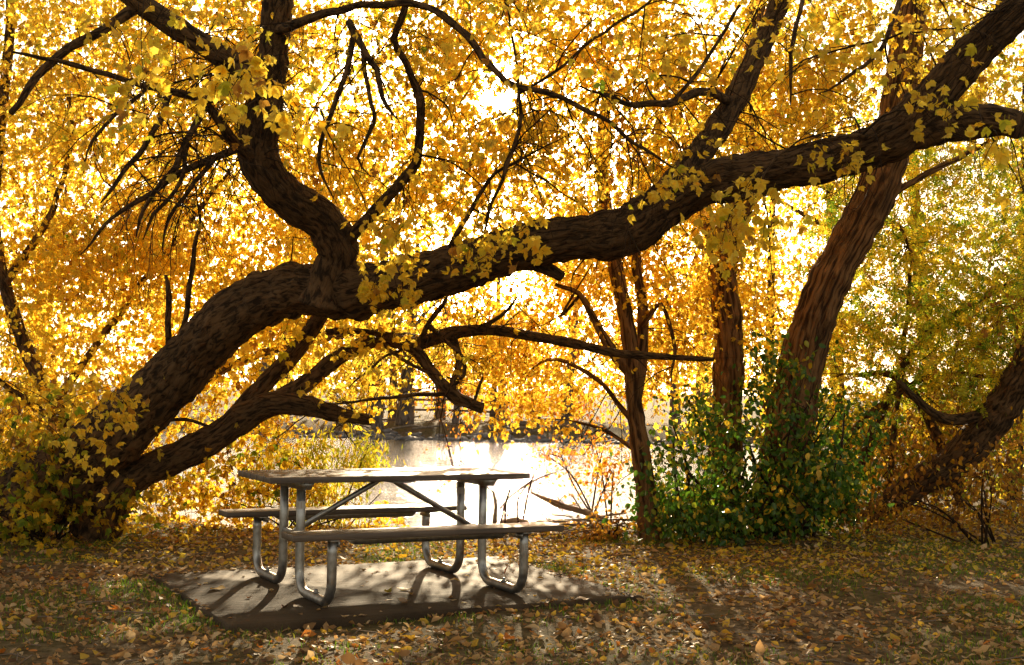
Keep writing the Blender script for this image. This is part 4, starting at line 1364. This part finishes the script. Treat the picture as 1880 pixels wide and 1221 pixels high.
GP = [gp(330, 1110, .32, .55), gp(250, 1085, .3, .35), gp(380, 1145, .3, .2), gp(1010, 1045, .25, .35, .8), gp(1120, 1085, .2, .3, .8), gp(1180, 1115, .35, .25, .9),
      gp(1480, 1060, .8, .5, .55), gp(1650, 1010, .5, .35, .6), gp(1740, 1000, .5, .5, .6), gp(1150, 995, .4, .25, .8), gp(1820, 1120, .5, .5, .6), gp(1050, 1120, .4, .12, .7), gp(800, 1140, .8, .1, .5),
      gp(130, 1165, .4, .2, .6), gp(1000, 1190, .6, .15, .4)]
DIRT = [gp(1270, 1080, .5, .45, 1.0), gp(1290, 1120, .35, .35, 1.0), gp(860, 1150, .9, .12, .7), gp(1800, 1075, .7, .25, .8)]

rng = np.random.default_rng(99)
n = 200000
x = rng.uniform(-4.6, 5.6, n); y = rng.uniform(5.2, 14.0, n)
keep = (rng.random(n) < grass_density(x, y)) & (y < lip(x)+.3) & (np.abs(x) < y*.43+.3)
x, y = x[keep], y[keep]; n = len(x)
z = ground_z(x, y)-.004
h = rng.uniform(.018, .055, n); w = rng.uniform(.0018, .0035, n)
a = rng.uniform(0, 2*np.pi, n); ln = rng.uniform(.1, .9, n); b = rng.uniform(0, 2*np.pi, n)
B0 = np.stack([x, y, z], -1)
dx = np.stack([np.cos(a)*w, np.sin(a)*w, 0*w], -1)
mid = B0+np.stack([np.cos(b)*h*ln*.35, np.sin(b)*h*ln*.35, h*.6], -1)
tip = B0+np.stack([np.cos(b)*h*ln, np.sin(b)*h*ln, h*(1-.25*ln)], -1)
V = np.stack([B0-dx, B0+dx, mid+dx*.7, mid-dx*.7, tip], 1).reshape(-1, 3)
k = np.arange(n)[:, None]*5
lo = np.concatenate([k+0, k+1, k+2, k+3, k+3, k+2, k+4], 1).ravel()
si = np.tile([4, 3], n)
gc = np.array([(.14, .27, .02), (.20, .32, .03), (.32, .33, .06), (.09, .19, .015)])[rng.integers(0, 4, n)]*rng.uniform(.8, 1.2, (n, 1))
link('grass', mesh_from('grass', V, loops=lo, sizes=si, col=np.repeat(gc, 5, 0)), M['grass'], kind='stuff', label='short autumn grass growing through the fallen leaves', category='grass')

# ------------------------------------------------------------------ fallen leaves
PAL['litter'] = [(.30, (.60, .39, .19)), (.20, (.42, .24, .10)), (.22, (.74, .56, .33)), (.15, (.78, .52, .08)), (.04, (.66, .25, .05)), (.09, (.20, .11, .06))]


def dry_leaf(rng):
    """a dry leaf: a strip of five rows, rolled, bent and crumpled"""
    rows = 4
    t = np.linspace(0, 1, rows)
    wd = np.interp(t, [0, .12, .35, .6, .8, 1], [.02, .22, .36, .30, .17, .01])*rng.uniform(.75, 1.25)
    wl_ = wd*rng.uniform(.75, 1.25, rows); wr_ = wd*rng.uniform(.75, 1.25, rows)
    roll = rng.uniform(-1.0, 3.6); bend = rng.uniform(-1.0, 1.6); twist = rng.uniform(-.9, .9)
    V = []
    for k in range(rows):
        for x in (-wl_[k], 0, wr_[k]):
            a = roll*x
            xx = math.sin(a)/roll if abs(roll) > .05 else x
            zz = (1-math.cos(a))/roll if abs(roll) > .05 else 0
            zz += rng.normal()*.012
            tw = twist*(t[k]-.5)
            X, Z = xx*math.cos(tw)-zz*math.sin(tw), xx*math.sin(tw)+zz*math.cos(tw)
            V.append((X, t[k]-.5, Z + bend*(t[k]-.5)**2*.9))
    V = np.array(V)
    V[:, 2] -= V[:, 2].min()
    fs = [(k*3+j, k*3+j+1, k*3+j+4, k*3+j+3) for k in range(rows-1) for j in range(2)]
    return V, fs


TPL['dry'] = [dry_leaf(rng) for _ in range(16)]
n = 44000
x = rng.uniform(-4.8, 6.2, n); y = rng.uniform(5.0, 15.5, n)
den = 1.15-.7*grass_density(x, y)
for gx, gy, rx, ry, s in DIRT:
    den = den*(1-.8*s*np.exp(-(((x-gx)/rx)**2+((y-gy)/ry)**2)))
den = den*np.clip(.9+.5*fbm(np.stack([x*.8, y*.8, 0*x], -1), 71, 2), .25, 1)
edge_ = .02-.22*np.clip(fbm(np.stack([x*2.5, y*2.5, 0*x], -1), 41, 2)+.1, 0, 1)
inp0 = in_pad(x, y, .02)
inp = inp0 & in_pad(x, y, edge_)
keep = (rng.random(n) < den) & (y < lip(x)+.6) & (np.abs(x) < y*.43+.4) & (~inp | (rng.random(n) < .03))
x, y, inp = x[keep], y[keep], inp0[keep]; n = len(x)
z = np.where(inp, .002, ground_z(x, y)+rng.uniform(.0, .02, n))
pos = np.stack([x, y, z], -1)
yaw = rng.uniform(0, 2*np.pi, n); tl = np.where(inp, .05, .38)*rng.normal(size=n); tl2 = np.where(inp, .05, .38)*rng.normal(size=n)


def euler(yaw, tx, ty):
    c, s = np.cos(yaw), np.sin(yaw); o = np.zeros_like(c); e = np.ones_like(c)
    Rz = np.stack([np.stack([c, -s, o], -1), np.stack([s, c, o], -1), np.stack([o, o, e], -1)], 1)
    c, s = np.cos(tx), np.sin(tx)
    Rx = np.stack([np.stack([e, o, o], -1), np.stack([o, c, -s], -1), np.stack([o, s, c], -1)], 1)
    c, s = np.cos(ty), np.sin(ty)
    Ry = np.stack([np.stack([c, o, s], -1), np.stack([o, e, o], -1), np.stack([-s, o, c], -1)], 1)
    return Rz @ Rx @ Ry


rot = euler(yaw, tl, tl2)
s = rng.uniform(.02, .062, n)*np.where(rng.random(n) < .09, 1.6, 1)
col = pick('litter', n, rng)
back = (y > 9.6) & (rng.random(n) < .45)
col[back] = pick('amber', int(back.sum()), rng)*.9
u = x/y
score = np.where((np.abs(u) < .40) & (y > 6.15), s/y, 0)
score = np.where(inp & (rng.random(n) < .25), score+1, score)
top = np.argsort(-score)[:296]
sel = np.ones(n, bool); sel[top] = False
cache = [mesh_from('fallen_leaf', V, faces=fs) for V, fs in TPL['dry']]
for i in top:
    o = link('fallen_leaf', cache[int(rng.integers(0, 16))], M['litter_one'])
    m4 = np.eye(4); m4[:3, :3] = rot[i]*s[i]; m4[:3, 3] = pos[i]
    o.matrix_world = Matrix(m4.tolist())
    o.color = (*[float(c) for c in col[i]], 1)
    if inp[i]:
        o['label'] = 'small dry fallen leaf among those scattered over the concrete pad'; o['group'] = 'leaves on the concrete pad'
    else:
        c_ = col[i]/col[i].max()
        cw = 'orange' if c_[1] < .42 else 'yellow' if c_[2] < .2 else 'dark brown' if col[i].max() < .22 else 'brown' if col[i].max() < .34 else 'tan'
        pl = 'left of the concrete pad' if x[i] < -1.9 else 'right of the concrete pad' if x[i] > 1.0 else 'in front of the concrete pad'
        o['label'] = 'curled %s fallen leaf in the foreground litter %s' % (cw, pl); o['group'] = '%s fallen leaves %s' % (cw, pl)
    o['category'] = 'leaf'
leaf_geo(pos, rot, s, col, np.array(['dry']*n), rng, sel).build('leaf_litter', M['litter'], kind='stuff', label='carpet of dry tan and orange fallen leaves on the grass', category='leaf litter')

g = Geo()
for k in range(130):
    yy = rng.uniform(6.2, 12.2); xx = rng.uniform(-.42, .42)*yy
    if in_pad(np.array([xx]), np.array([yy]), .05)[0]:
        continue
    a_ = rng.uniform(0, 3.14); ln_ = rng.uniform(.05, .22); z_ = gz(xx, yy)+.018
    d_ = np.array([math.cos(a_), math.sin(a_), rng.normal()*.08])*ln_
    c_ = np.array([xx, yy, z_])
    g.tube([c_-d_, c_+rng.normal(size=3)*.012, c_+d_], [.0045, .004, .002], 4)
g.build('fallen_twigs', M['driftwood'], kind='stuff', label='thin fallen twigs lying in the leaf litter', category='twigs')

# leaves on the pad that one can point to
for px, py, c, sz, tilt, lab in [
        (930, 1053, (.62, .16, .02), .075, 1.2, 'orange red curled leaf standing by the front right table foot'),
        (398, 1082, (.66, .42, .06), .13, .3, 'large yellow leaf lying on the left end of the concrete pad'),
        (743, 1083, (.62, .40, .05), .11, .5, 'yellow curled leaf in the middle of the concrete pad'),
        (712, 1087, (.45, .36, .06), .08, .4, 'greenish yellow leaf just left of the yellow one on the pad'),
        (742, 1107, (.55, .40, .28), .09, .3, 'pale tan leaf near the front edge of the pad'),
        (545, 1113, (.50, .34, .20), .07, .2, 'small tan leaf by the front left table foot'),
        (935, 1172, (.60, .22, .05), .12, .5, 'big orange brown leaf in front of the pad')]:
    z0 = .004 if py < 1140 else -.03
    q = on_ground(px, py, z0)
    o = link('fallen_leaf', cache[(px*7+py) % 16], M['litter_one'], label=lab, category='leaf')
    o.location = q.tolist(); o.location.z = z0 + (.03 if tilt > 1 else .0)
    o.scale = (sz, sz, sz); o.rotation_euler = (tilt if tilt > 1 else 0.0, .1, px*.37); o.color = (*c, 1)
